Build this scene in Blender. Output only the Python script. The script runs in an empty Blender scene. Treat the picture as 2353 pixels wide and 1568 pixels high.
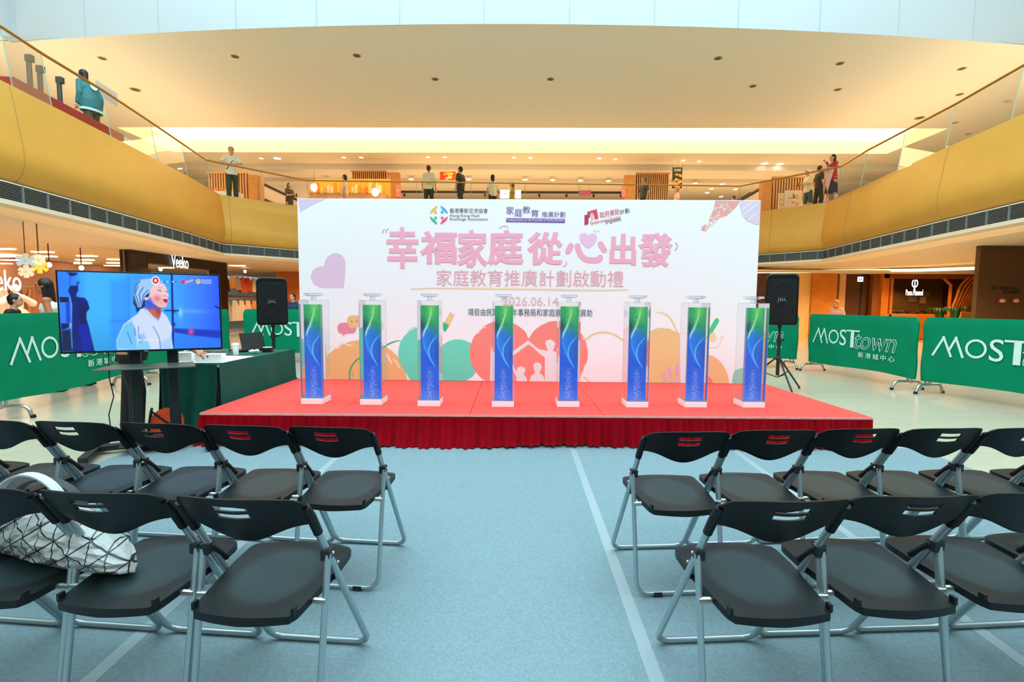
import bpy, bmesh, math, random
import numpy as np
from mathutils.geometry import tessellate_polygon
from mathutils import Vector, Matrix, Euler

# ------------------------------------------------------------------ camera
W, H, F = 2353, 1568, 1110.0
YAW, PITCH, ROLL = math.radians(1.0), math.atan(84 / F), math.radians(.45)
EYE = Vector((0, 0, 1.35))
CR = Matrix.Rotation(YAW, 3, 'Z') @ Matrix.Rotation(math.pi / 2 - PITCH, 3, 'X') @ Matrix.Rotation(ROLL, 3, 'Z')
C = bpy.context.scene.collection
S = bpy.context.scene
cd = bpy.data.cameras.new('camera'); cam = bpy.data.objects.new('camera', cd); C.objects.link(cam)
cd.sensor_width = 36; cd.lens = 36 * F / W; cd.clip_end = 200
cam.matrix_world = Matrix.Translation(EYE) @ CR.to_4x4()
S.camera = cam

def at(px, py, z=None, Y=None, X=None):
    d = CR @ Vector(((px - W / 2) / F, -(py - H / 2) / F, -1))
    t = (z - EYE.z) / d.z if z is not None else (Y / d.y if Y is not None else X / d.x)
    return EYE + d * t

# ------------------------------------------------------------------ world, big lights, exposure
S.view_settings.view_transform = 'Standard'; S.view_settings.look = 'None'
S.view_settings.gamma = 1; S.view_settings.use_curve_mapping = False
S.view_settings.exposure = 0.34
w = bpy.data.worlds.new('world'); S.world = w; w.use_nodes = True
w.node_tree.nodes['Background'].inputs[0].default_value = (.52, .84, 1, 1)
w.node_tree.nodes['Background'].inputs[1].default_value = .42

def area(name, loc, sx, sy, power, col, rot=(0, 0, 0)):
    l = bpy.data.lights.new(name, 'AREA'); l.shape = 'RECTANGLE'; l.size = sx; l.size_y = sy
    l.energy = power; l.color = col
    o = bpy.data.objects.new(name, l); o.location = loc; o.rotation_euler = rot; C.objects.link(o); return o
WARM = (1, .70, .38); COOL = (.68, .91, 1)
area('skylight_daylight', (0, 4.6, 13.0), 25, 14, 3500, COOL)
area('rear_backdrop_fill', (0, -6.5, 9.5), 16, 5, 820, (.80, .93, 1), (math.radians(55), 0, 0))  # added fill behind the camera, brightens the upright backdrop
area('gallery_ceiling_fill', (0, 25.5, 5.3), 30, 5, 430, (1, .60, .28), (math.pi, 0, 0))  # added unseen uplight that warms the far gallery ceiling
area('gallery_left_fill', (-13.2, 14, 5.2), 4, 14, 230, WARM, (math.pi, 0, 0))  # added unseen uplight for the ceiling over the left gallery
area('gallery_right_fill', (13.6, 14, 5.2), 4, 14, 230, WARM, (math.pi, 0, 0))  # added unseen uplight for the ceiling over the right gallery

# ------------------------------------------------------------------ helpers
rnd = random.Random(4)
def lin(c):
    if isinstance(c, str): c = tuple(int(c[i:i + 2], 16) / 255 for i in (0, 2, 4))
    return tuple((v / 12.92 if v <= .04045 else ((v + .055) / 1.055) ** 2.4) for v in c)
MATS = {}
def mat(name, col, rough=.5, metal=0, noise=0, scale=8, bump=0, emit=0, spec=.5, coat=0, sheen=0):
    if name in MATS: return MATS[name]
    m = bpy.data.materials.new(name); m.use_nodes = True; nt = m.node_tree; b = nt.nodes['Principled BSDF']
    c = lin(col); b.inputs['Base Color'].default_value = (*c, 1)
    b.inputs['Roughness'].default_value = rough; b.inputs['Metallic'].default_value = metal
    b.inputs['Specular IOR Level'].default_value = spec
    if coat: b.inputs['Coat Weight'].default_value = coat
    if sheen: b.inputs['Sheen Weight'].default_value = sheen
    if emit:
        b.inputs['Emission Color'].default_value = (*c, 1); b.inputs['Emission Strength'].default_value = emit
    if noise or bump:
        tc = nt.nodes.new('ShaderNodeTexCoord'); n = nt.nodes.new('ShaderNodeTexNoise')
        n.inputs['Scale'].default_value = scale; n.inputs['Detail'].default_value = 4
        nt.links.new(tc.outputs['Object'], n.inputs['Vector'])
        if noise:
            r = nt.nodes.new('ShaderNodeValToRGB'); e = r.color_ramp.elements
            e[0].position = .3; e[1].position = .7
            e[0].color = (*[v * (1 - noise) for v in c], 1); e[1].color = (*[min(1, v * (1 + noise)) for v in c], 1)
            nt.links.new(n.outputs['Fac'], r.inputs['Fac']); nt.links.new(r.outputs['Color'], b.inputs['Base Color'])
        if bump:
            bp = nt.nodes.new('ShaderNodeBump'); bp.inputs['Strength'].default_value = bump; bp.inputs['Distance'].default_value = .01
            nt.links.new(n.outputs['Fac'], bp.inputs['Height']); nt.links.new(bp.outputs['Normal'], b.inputs['Normal'])
    MATS[name] = m; return m
def glassmat(name, tint=(1, 1, 1), refl=1.0, base=.04, film=0):
    if name in MATS: return MATS[name]
    m = bpy.data.materials.new(name); m.use_nodes = True; nt = m.node_tree; nt.nodes.clear()
    o = nt.nodes.new('ShaderNodeOutputMaterial'); mx = nt.nodes.new('ShaderNodeMixShader')
    t = nt.nodes.new('ShaderNodeBsdfTransparent'); g = nt.nodes.new('ShaderNodeBsdfGlossy'); f = nt.nodes.new('ShaderNodeFresnel')
    f.inputs['IOR'].default_value = 1.45; t.inputs['Color'].default_value = (*tint, 1); g.inputs['Roughness'].default_value = .02
    mm = nt.nodes.new('ShaderNodeMath'); mm.operation = 'MULTIPLY'; mm.inputs[1].default_value = refl
    nt.links.new(f.outputs[0], mm.inputs[0]); nt.links.new(mm.outputs[0], mx.inputs[0])
    src = t
    if film:
        d = nt.nodes.new('ShaderNodeBsdfDiffuse'); d.inputs['Color'].default_value = (.9, .95, 1, 1)
        m2 = nt.nodes.new('ShaderNodeMixShader'); m2.inputs[0].default_value = film
        nt.links.new(t.outputs[0], m2.inputs[1]); nt.links.new(d.outputs[0], m2.inputs[2]); src = m2
    nt.links.new(src.outputs[0], mx.inputs[1]); nt.links.new(g.outputs[0], mx.inputs[2]); nt.links.new(mx.outputs[0], o.inputs[0])
    MATS[name] = m; return m
def vcmat(name, emit=1.0, rough=.3):
    if name in MATS: return MATS[name]
    m = bpy.data.materials.new(name); m.use_nodes = True; nt = m.node_tree; b = nt.nodes['Principled BSDF']
    a = nt.nodes.new('ShaderNodeVertexColor'); a.layer_name = 'Col'
    if emit:
        b.inputs['Base Color'].default_value = (.01, .01, .01, 1)
        nt.links.new(a.outputs[0], b.inputs['Emission Color']); b.inputs['Emission Strength'].default_value = emit
    else: nt.links.new(a.outputs[0], b.inputs['Base Color'])
    b.inputs['Roughness'].default_value = rough
    MATS[name] = m; return m

class MB:
    """collects shapes into one mesh"""
    def __init__(s): s.v = []; s.f = []; s.m = []
    def add(s, vs, fs, mi=0):
        o = len(s.v); s.v += [tuple(v) for v in vs]; s.f += [tuple(i + o for i in f) for f in fs]; s.m += [mi] * len(fs); return s
    def box(s, c, d, rz=0, mi=0, top=1.0):
        x, y, z = [v / 2 for v in d]; cs, sn = math.cos(rz), math.sin(rz); vs = []
        for k, q in ((-1, 1), (1, top)):
            for i, j in ((-1, -1), (1, -1), (1, 1), (-1, 1)):
                a, b = i * x * q, j * y * q; vs.append((c[0] + a * cs - b * sn, c[1] + a * sn + b * cs, c[2] + k * z))
        return s.add(vs, [(0, 3, 2, 1), (4, 5, 6, 7), (0, 1, 5, 4), (1, 2, 6, 5), (2, 3, 7, 6), (3, 0, 4, 7)], mi)
    def tube(s, pts, r, n=10, mi=0, closed=False, flat=1.0):
        pts = [Vector(p) for p in pts]; L = len(pts); rs = r if isinstance(r, (list, tuple)) else [r] * L
        vs = []; up = None
        for i, p in enumerate(pts):
            if closed: t = pts[(i + 1) % L] - pts[i - 1]
            else: t = pts[min(i + 1, L - 1)] - pts[max(i - 1, 0)]
            t.normalize()
            if up is None:
                up = Vector((0, 0, 1)) if abs(t.z) < .9 else Vector((0, 1, 0))
            a = t.cross(up)
            if a.length < 1e-5: a = t.cross(Vector((1, 0, 0)))
            a.normalize(); b = a.cross(t).normalized(); up = b
            for k in range(n):
                an = 2 * math.pi * k / n; vs.append(p + a * math.cos(an) * rs[i] * flat + b * math.sin(an) * rs[i])
        fs = [(i * n + k, i * n + (k + 1) % n, (i + 1) * n + (k + 1) % n, (i + 1) * n + k) for i in range(L - 1) for k in range(n)]
        if closed: fs += [((L - 1) * n + k, (L - 1) * n + (k + 1) % n, (k + 1) % n, k) for k in range(n)]
        else: fs += [tuple(range(n))[::-1], tuple((L - 1) * n + k for k in range(n))]
        return s.add(vs, fs, mi)
    def ball(s, c, r, n=10, mi=0):
        r = r if isinstance(r, (tuple, list)) else (r, r, r); vs = []; m = n // 2 + 1
        for i in range(1, m):
            th = math.pi * i / m
            for k in range(n):
                ph = 2 * math.pi * k / n
                vs.append((c[0] + r[0] * math.sin(th) * math.cos(ph), c[1] + r[1] * math.sin(th) * math.sin(ph), c[2] + r[2] * math.cos(th)))
        vs += [(c[0], c[1], c[2] + r[2]), (c[0], c[1], c[2] - r[2])]; T = len(vs) - 2; fs = []
        for i in range(m - 2):
            for k in range(n): fs.append((i * n + k, (i + 1) * n + k, (i + 1) * n + (k + 1) % n, i * n + (k + 1) % n))
        for k in range(n): fs += [(T, k, (k + 1) % n), (T + 1, (m - 2) * n + (k + 1) % n, (m - 2) * n + k)]
        return s.add(vs, fs, mi)
    def lathe(s, c, prof, n=20, mi=0):
        vs = [(c[0] + r * math.cos(2 * math.pi * k / n), c[1] + r * math.sin(2 * math.pi * k / n), c[2] + z) for r, z in prof for k in range(n)]
        L = len(prof)
        fs = [(i * n + k, i * n + (k + 1) % n, (i + 1) * n + (k + 1) % n, (i + 1) * n + k) for i in range(L - 1) for k in range(n)]
        fs += [tuple(range(n))[::-1], tuple((L - 1) * n + k for k in range(n))]
        return s.add(vs, fs, mi)
    def prism(s, poly, y0, y1, mi=0, axis='y'):
        """poly in (x,z) extruded along y (or (x,y) along z)"""
        n = len(poly); mk = (lambda p, h: (p[0], h, p[1])) if axis == 'y' else (lambda p, h: (p[0], p[1], h))
        vs = [mk(p, y0) for p in poly] + [mk(p, y1) for p in poly]
        return s.add(vs, [tuple(range(n)), tuple(range(2 * n - 1, n - 1, -1))] + [(i, i + n, (i + 1) % n + n, (i + 1) % n) for i in range(n)], mi)
    def build(s, name, mats, parent=None, loc=None, rz=0, smooth=False, bevel=0, seg=2):
        me = bpy.data.meshes.new(name); me.from_pydata(s.v, [], s.f)
        mats = mats if isinstance(mats, (list, tuple)) else [mats]
        for m in mats: me.materials.append(m)
        me.polygons.foreach_set('material_index', s.m)
        bm = bmesh.new(); bm.from_mesh(me); bmesh.ops.recalc_face_normals(bm, faces=bm.faces); bm.to_mesh(me); bm.free()
        if smooth: me.polygons.foreach_set('use_smooth', [True] * len(me.polygons))
        me.update()
        o = bpy.data.objects.new(name, me); C.objects.link(o)
        if parent: o.parent = parent
        if loc is not None: o.location = loc
        o.rotation_euler.z = rz
        if bevel:
            b = o.modifiers.new('b', 'BEVEL'); b.width = bevel; b.segments = seg; b.limit_method = 'ANGLE'; b.angle_limit = .6
            for p in me.polygons: p.use_smooth = False
        if smooth:
            me.set_sharp_from_angle(angle=math.radians(42))
        return o
def tag(o, label, cat, group=None, kind=None):
    if label: o['label'] = label
    if cat: o['category'] = cat
    if group: o['group'] = group
    if kind: o['kind'] = kind
    return o
def thing(name, label, cat, loc=(0, 0, 0), rz=0, group=None):
    o = bpy.data.objects.new(name, None); C.objects.link(o); o.location = loc; o.rotation_euler = (0, 0, rz)
    o.empty_display_size = .1
    return tag(o, label, cat, group)
def struct(mb, name, m, **k): return tag(mb.build(name, m, **k), None, None, None, 'structure')
def dup(root, loc, rz, label):
    def cp(o, par):
        c = o.copy(); C.objects.link(c)
        if par: c.parent = par; c.matrix_parent_inverse = o.matrix_parent_inverse
        for ch in o.children: cp(ch, c)
        return c
    r = cp(root, None); r.location = loc; r.rotation_euler = (0, 0, rz); r['label'] = label; return r
def arc(c, r, a0, a1, n, f): return [f(c[0] + r * math.cos(a0 + (a1 - a0) * i / n), c[1] + r * math.sin(a0 + (a1 - a0) * i / n)) for i in range(n + 1)]
def soft(pts, r=.05, n=4):
    """round the corners of a 3-D polyline"""
    pts = [Vector(p) for p in pts]; out = [pts[0]]
    for a, b, c in zip(pts, pts[1:], pts[2:]):
        d1 = (a - b); d2 = (c - b); q = min(r, d1.length * .45, d2.length * .45); p0 = b + d1.normalized() * q; p1 = b + d2.normalized() * q
        for i in range(n + 1):
            t = i / n; out.append(p0 * (1 - t) ** 2 + b * 2 * t * (1 - t) + p1 * t * t)
    return out + [pts[-1]]
DG = None
def bake(o):
    """apply the modifiers of o"""
    bpy.context.view_layer.update(); dg = bpy.context.evaluated_depsgraph_get()
    me = bpy.data.meshes.new_from_object(o.evaluated_get(dg)); old = o.data; o.modifiers.clear(); o.data = me
    return o
def text(name, body, m, parent, x0, z0, x1, z1, y=0, offset=0, shear=0, outline=0, ext=.001, fit=True, mx=None, rot=0, space=1.0):
    """lettering standing in the local x-z plane facing -y, fitted to a box"""
    cu = bpy.data.curves.new(name, 'FONT'); cu.body = body; cu.size = 1; cu.offset = offset; cu.shear = shear; cu.space_character = space
    cu.resolution_u = 4
    if outline: cu.fill_mode = 'NONE'; cu.bevel_depth = outline; cu.bevel_resolution = 0
    else: cu.extrude = 0
    t = bpy.data.objects.new(name, cu); C.objects.link(t); bpy.context.view_layer.update()
    me = bpy.data.meshes.new_from_object(t.evaluated_get(bpy.context.evaluated_depsgraph_get()))
    bpy.data.objects.remove(t); me.name = name
    n = len(me.vertices); co = np.zeros(n * 3); me.vertices.foreach_get('co', co); co = co.reshape(-1, 3)
    lo, hi = co.min(0), co.max(0); sx = (x1 - x0) / (hi[0] - lo[0]); sz = (z1 - z0) / (hi[1] - lo[1])
    if not fit: sx = sz
    out = np.zeros_like(co); out[:, 0] = (co[:, 0] - lo[0]) * sx; out[:, 2] = (co[:, 1] - lo[1]) * sz; out[:, 1] = -(co[:, 2] * (sz if outline else 0)) 
    c, s_ = math.cos(rot), math.sin(rot); X = out[:, 0] * c - out[:, 2] * s_; Z = out[:, 0] * s_ + out[:, 2] * c
    out[:, 0] = X + x0; out[:, 2] = Z + z0; out[:, 1] += y
    me.vertices.foreach_set('co', out.ravel()); me.materials.clear(); me.materials.append(m)
    bm = bmesh.new(); bm.from_mesh(me)
    if not outline:
        r = bmesh.ops.extrude_face_region(bm, geom=bm.faces[:])
        bmesh.ops.translate(bm, vec=(0, -ext, 0), verts=[e for e in r['geom'] if isinstance(e, bmesh.types.BMVert)])
    bmesh.ops.recalc_face_normals(bm, faces=bm.faces); bm.to_mesh(me); bm.free()
    o = bpy.data.objects.new(name, me); C.objects.link(o); o.parent = parent
    return o
def outline_mesh(body, r):
    cu = bpy.data.curves.new('outline', 'FONT'); cu.body = body; cu.size = 1; cu.resolution_u = 4; cu.fill_mode = 'NONE'; cu.bevel_depth = r; cu.bevel_resolution = 3
    t = bpy.data.objects.new('outline', cu); C.objects.link(t); bpy.context.view_layer.update()
    me = bpy.data.meshes.new_from_object(t.evaluated_get(bpy.context.evaluated_depsgraph_get()))
    n = len(me.vertices); co = np.zeros(n * 3); me.vertices.foreach_get('co', co); fs = [tuple(p.vertices) for p in me.polygons]
    bpy.data.objects.remove(t); return co.reshape(-1, 3), fs
def bold(name, body, m, parent, x0, z0, x1, z1, y=0, r=.02):
    """thick rounded lettering: the filled glyph and a fat stroke round its outline"""
    a = text(name, body, m, parent, x0 + r, z0 + r, x1 - r, z1 - r, y=y - .0008, ext=.0006)
    co, fs = outline_mesh(body, .01); lo, hi = co.min(0) + .01, co.max(0) - .01
    sx, sz = (x1 - x0 - 2 * r) / (hi[0] - lo[0]), (z1 - z0 - 2 * r) / (hi[1] - lo[1])
    co, fs = outline_mesh(body, r / sz)
    o = np.stack([(co[:, 0] - lo[0]) * sx + x0 + r, co[:, 2] * .05 + y, (co[:, 1] - lo[1]) * sz + z0 + r], -1)
    v0 = [tuple(v.co) for v in a.data.vertices]; f0 = [tuple(p.vertices) for p in a.data.polygons]; k = len(v0)
    me = bpy.data.meshes.new(name); me.from_pydata(v0 + [tuple(v) for v in o.tolist()], [], f0 + [tuple(i + k for i in f) for f in fs]); me.materials.append(m); a.data = me
    return a
def painted(name, img, wd, ht, m, parent, loc, two=False):
    """img (rows from the top, linear rgb) as colours on a fine grid in the x-z plane"""
    R_, K = img.shape[:2]; xs = np.linspace(-wd / 2, wd / 2, K); zs = np.linspace(ht, 0, R_)
    X, Z = np.meshgrid(xs, zs); co = np.stack([X, np.zeros_like(X), Z], -1).reshape(-1, 3)
    i = np.arange(R_ * K).reshape(R_, K); f = np.stack([i[1:, :-1], i[1:, 1:], i[:-1, 1:], i[:-1, :-1]], -1).reshape(-1, 4)
    me = bpy.data.meshes.new(name); me.vertices.add(len(co)); me.vertices.foreach_set('co', co.ravel())
    me.loops.add(f.size); me.loops.foreach_set('vertex_index', f.ravel().astype(np.int32)); me.polygons.add(len(f))
    me.polygons.foreach_set('loop_start', np.arange(0, f.size, 4).astype(np.int32)); me.polygons.foreach_set('loop_total', np.full(len(f), 4, np.int32))
    a = me.color_attributes.new('Col', 'FLOAT_COLOR', 'POINT'); c4 = np.ones((R_ * K, 4)); c4[:, :3] = np.clip(img.reshape(-1, 3), 0, 4)
    a.data.foreach_set('color', c4.ravel()); me.update(); me.validate(); me.materials.append(m)
    o = bpy.data.objects.new(name, me); C.objects.link(o); o.parent = parent; o.location = loc; return o
def nlin(c): return np.array(lin(c))
def polymask(X, Y, P, blur=.0):
    P = np.array(P, float); ins = np.zeros(X.shape, bool); d = np.full(X.shape, 1e9); n = len(P)
    for i in range(n):
        a, b = P[i], P[(i + 1) % n]
        cnd = ((a[1] > Y) != (b[1] > Y)) & (X < (b[0] - a[0]) * (Y - a[1]) / (b[1] - a[1] + 1e-12) + a[0]); ins ^= cnd
        ab = b - a; t = np.clip(((X - a[0]) * ab[0] + (Y - a[1]) * ab[1]) / (ab @ ab + 1e-12), 0, 1)
        d = np.minimum(d, np.hypot(X - a[0] - t * ab[0], Y - a[1] - t * ab[1]))
    sd = np.where(ins, d, -d); return np.clip(.5 + sd / max(blur, 1e-6), 0, 1)
def linemask(X, Y, P, wd, blur):
    d = np.full(X.shape, 1e9)
    for a, b in zip(P, P[1:]):
        a, b = np.array(a, float), np.array(b, float); ab = b - a; t = np.clip(((X - a[0]) * ab[0] + (Y - a[1]) * ab[1]) / (ab @ ab + 1e-12), 0, 1)
        d = np.minimum(d, np.hypot(X - a[0] - t * ab[0], Y - a[1] - t * ab[1]))
    return np.clip(.5 + (wd / 2 - d) / blur, 0, 1)
def over(img, mask, col): img[:] = img * (1 - mask[..., None]) + nlin(col) * mask[..., None]

# ------------------------------------------------------------------ materials
GOLD = mat('champagne_gold_panel', 'dda94a', .42, .2, noise=.04, scale=1.5)
CREAM = mat('cream_plaster', 'e6dccb', .7, noise=.02, scale=2)
WHITEP = mat('white_panel', 'b9c0c1', .5)
DARK = mat('dark_gap', '1b2024', .6)
LOUV = mat('louvre_grey', '8f9796', .4, .3)
WHITE = mat('white_paint', 'f2f2ee', .5)
STEEL = mat('brushed_steel', 'b9bcb8', .28, .9)
BRASS = mat('brass_rail', 'b98e3e', .3, .8)
WOOD = mat('oak_veneer', 'c98a45', .45, noise=.12, scale=5)
WOODL = mat('pale_timber', 'd09c68', .5, noise=.08, scale=5)
WOODD = mat('dark_timber', '5b3520', .5, noise=.15, scale=6)
BLACK = mat('black_plastic', '0d0f11', .4)
MATTE = mat('black_matte', '14181a', .7)
GLASS = glassmat('balustrade_glass', (.985, 1, .992), .4)
ACRY = glassmat('clear_acrylic', (.985, .99, 1), 1.0, film=.03)
EDGE = glassmat('acrylic_edge', (.99, 1, 1), .5, film=.12)
SHOPG = glassmat('shop_glass', (.97, .97, .96), .5)
RED = mat('red_stage_carpet', 'f0483c', .9, noise=.05, scale=60, bump=.2)
SKIRT = mat('crimson_pleated_cloth', '900010', .9, spec=.08, sheen=.02, noise=.1, scale=3)
GREEN = mat('mall_green_cloth', '007f58', .85, spec=.12, noise=.05, scale=3)
VELVET = mat('dark_green_velvet', '065546', .8, sheen=.06, spec=.2, noise=.1, scale=4)
INK = mat('dark_ink', '2c3e50', .6)
def lamp(name, c, e): return mat(name, c, .5, emit=e)
COVE = lamp('cove_light', 'fff0c8', 1.5); STRIP = lamp('strip_light', 'ffe2a0', 2.6); DOWN = lamp('downlight_lens', 'fff6e4', 5)

def tilefloor(name, col, joint, sx, sy, rough):
    m = mat(name, col, rough); nt = m.node_tree; b = nt.nodes['Principled BSDF']
    tc = nt.nodes.new('ShaderNodeTexCoord'); br = nt.nodes.new('ShaderNodeTexBrick'); br.offset = .5
    br.inputs['Scale'].default_value = 1; br.inputs['Brick Width'].default_value = sx; br.inputs['Row Height'].default_value = sy
    br.inputs['Mortar Size'].default_value = .004; br.inputs['Mortar'].default_value = (*lin(joint), 1)
    c = lin(col); br.inputs['Color1'].default_value = (*c, 1); br.inputs['Color2'].default_value = (*[v * .96 for v in c], 1)
    nz = nt.nodes.new('ShaderNodeTexNoise'); nz.inputs['Scale'].default_value = 1.2; nz.inputs['Detail'].default_value = 6
    mp = nt.nodes.new('ShaderNodeMapping'); mp.inputs['Scale'].default_value = (.4, 3, 1)
    mx = nt.nodes.new('ShaderNodeMix'); mx.data_type = 'RGBA'; mx.blend_type = 'MULTIPLY'; mx.inputs[0].default_value = .25
    rp = nt.nodes.new('ShaderNodeValToRGB'); rp.color_ramp.elements[0].color = (.75, .75, .72, 1); rp.color_ramp.elements[0].position = .3; rp.color_ramp.elements[1].position = .7
    L = nt.links.new; L(tc.outputs['Object'], br.inputs['Vector']); L(tc.outputs['Object'], mp.inputs['Vector']); L(mp.outputs[0], nz.inputs['Vector'])
    L(nz.outputs['Fac'], rp.inputs['Fac']); L(br.outputs['Color'], mx.inputs[6]); L(rp.outputs['Color'], mx.inputs[7]); L(mx.outputs[2], b.inputs['Base Color'])
    return m
MARBLE = tilefloor('cream_stone_floor', 'c4bba2', 'a9a08a', 1.8, .9, .22)
CARPET = mat('grey_blue_carpet', '768d92', .95, noise=.13, scale=90, bump=.3)

# ------------------------------------------------------------------ setting
FL = [(-8.2, -6), (-8.2, 4), (-8.4, 7.9), (-8.62, 9.3), (-8.95, 11.2), (-9.42, 13.8), (-9.95, 16.1), (-7.75, 18.4), (0, 18.9), (8.4, 19.1), (10.35, 16.9), (9.95, 14.5), (9.62, 12.5), (9.4, 11.2), (9.12, 9.2), (8.9, 6), (8.7, 0), (8.7, -6)]
RL = [(-8.4, -6), (-8.45, 4), (-8.64, 8.2), (-8.81, 9.05), (-9.02, 10.58), (-9.38, 12.4), (-10.08, 15.65), (-7.96, 18.15), (8.22, 18.76), (10.3, 16.15), (9.97, 14.5), (9.8, 12.9), (9.63, 11.3), (9.33, 9.53), (9.1, 6), (8.9, 0), (8.9, -6)]
def offs(path, o):
    out = []; n = len(path)
    for i in range(n):
        p = Vector(path[i]); a = Vector(path[max(i - 1, 0)]); b = Vector(path[min(i + 1, n - 1)])
        d1 = (p - a).normalized() if i else (b - p).normalized(); d2 = (b - p).normalized() if i < n - 1 else d1
        n1 = Vector((-d1.y, d1.x)); n2 = Vector((-d2.y, d2.x)); m = (n1 + n2).normalized(); out.append(p + m * (o / max(.5, m.dot(n1))))
    return out
def sweep(path, prof, mb=None, mi=0, closed=False):
    mb = mb or MB(); cols = [[(*q, z) for q in offs(path, o)] for o, z in prof]; n = len(path); vs = [v for c in cols for v in c]; k = len(prof)
    R_ = range(k if closed else k - 1)
    return mb.add(vs, [(j * n + i, j * n + i + 1, ((j + 1) % k) * n + i + 1, ((j + 1) % k) * n + i) for j in R_ for i in range(n - 1)], mi)
struct(MB().box((0, 8, -.1), (70, 60, .2)), 'floor', MARBLE)
prof = [(.14, 4.9), (.02, 4.9), (-.03, 4.62), (-.08, 4.25), (-.13, 3.9), (-.14, 3.68), (-.11, 3.5), (-.03, 3.36), (.06, 3.28)]
struct(sweep(FL, prof), 'trim_1', GOLD, smooth=True)
# joints between the gold panels
mb = MB()
def along(path, s):
    for a, b in zip(path, path[1:]):
        a, b = Vector(a), Vector(b); L = (b - a).length
        if s <= L: return a + (b - a) * (s / L), (b - a).normalized()
        s -= L
    return Vector(path[-1]), (b - a).normalized()
for s in (14.1, 22.5, 27.5, 31, 35, 39, 42.8, 46.2, 50.4, 56):
    p, d = along(FL, s); nn = Vector((-d.y, d.x))
    mb.tube([(*(p + nn * (o - .004)), z) for o, z in prof[1:]], .006, 4)
struct(mb, 'trim_2', mat('panel_joint', 'b38a3a', .5))
# air grille under the gold band
mb = sweep(FL, [(.12, 3.3), (.12, 2.96)])
struct(mb, 'trim_3', DARK)
mb = MB()
for i in range(11):
    z = 2.995 + i * .027; sweep(FL, [(.07, z + .012), (.005, z + .009), (.005, z)], mb)
mb2 = sweep(FL, [(.0, 3.29), (-.012, 3.29), (-.012, 3.272), (.1, 3.272)])
s = 9.0
while s < 58:
    p, d = along(FL, s); mb.box((*p, 3.13), (.022, .03, .3), math.atan2(d.y, d.x)); s += .52
struct(mb, 'trim_4', LOUV); struct(mb2, 'trim_5', WHITE)
struct(sweep(FL, [(.0, 2.985), (-.05, 2.985), (-.05, 2.91), (.2, 2.90), (.21, 3.12), (.8, 3.12), (1.05, 2.93), (1.4, 2.92), (14, 2.92)]), 'ceiling', mat('lower_soffit', 'eddcc0', .6))
struct(sweep(FL, [(.22, 3.0), (.22, 3.09)]), 'trim_6', lamp('soffit_cove', 'ffc67a', 5))
# upper floor and its ceilings
struct(sweep(FL, [(.14, 4.9), (.14, 4.8), (16, 4.8), (16, 4.4), (.14, 4.4)]), 'floor', mat('upper_floor', 'cdbfa4', .3))
def arcY(x): return 12.28 + .0052 * (x + 1) ** 2
ZC = 8.2; xs = [-26, -20, -16] + list(range(-14, 15, 2)) + [16.3, 20, 26]
mb = MB(); n = len(xs)
CEILM = mat('upper_ceiling', 'ece8de', .75)
for x0, x1 in zip(xs, xs[1:]):
    e0, e1 = arcY(max(-13.5, min(13.5, x0))), arcY(max(-13.5, min(13.5, x1)))
    def q(a, b, c, d, z0=ZC, z1=ZC): mb.add([(x0, a, z0), (x1, b, z0), (x1, c, z1), (x0, d, z1)], [(0, 1, 2, 3)])
    q(e0, e1, 19.35, 19.35)
    if x0 >= -16 and x1 <= 16.3: q(22.45, 22.45, 24.3, 24.3)
    else: q(19.35, 19.35, 24.3, 24.3)
mb.add([(-26, -8, ZC), (-13.5, -8, ZC), (-13.5, arcY(-13.5), ZC), (-26, arcY(-13.5), ZC), (26, -8, ZC), (13.5, -8, ZC), (13.5, arcY(13.5), ZC), (26, arcY(13.5), ZC)], [(0, 1, 2, 3), (4, 5, 6, 7)])
mb.add([(-26, 24.3, ZC), (26, 24.3, ZC), (26, 24.3, 7.95), (-26, 24.3, 7.95), (26, 25.9, 7.95), (-26, 25.9, 7.95), (26, 25.9, 8.05), (-26, 25.9, 8.05), (26, 26.15, 8.05), (-26, 26.15, 8.05), (26, 26.15, 7.8), (-26, 26.15, 7.8), (26, 36, 7.8), (-26, 36, 7.8)],
       [(0, 1, 2, 3), (3, 2, 4, 5), (5, 4, 6, 7), (7, 6, 8, 9), (9, 8, 10, 11), (11, 10, 12, 13)])
struct(mb, 'ceiling', CEILM)
# luminous coffer
mb = MB(); x0, x1, y0, y1, zt = -16, 16.3, 19.35, 22.45, 8.75
mb.add([(x0, y0, ZC), (x1, y0, ZC), (x1, y1, ZC), (x0, y1, ZC), (x0, y0, zt), (x1, y0, zt), (x1, y1, zt), (x0, y1, zt)], [(0, 1, 5, 4), (1, 2, 6, 5), (2, 3, 7, 6), (3, 0, 4, 7)])
struct(mb, 'trim_7', mat('coffer_side', 'fff8e8', .7))
mb = MB(); mb.add([(x0, y0, zt), (x1, y0, zt), (x1, y1, zt), (x0, y1, zt)], [(0, 1, 2, 3)])
struct(mb, 'trim_8', lamp('coffer_diffuser', 'ffe4ae', 2.0))
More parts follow.
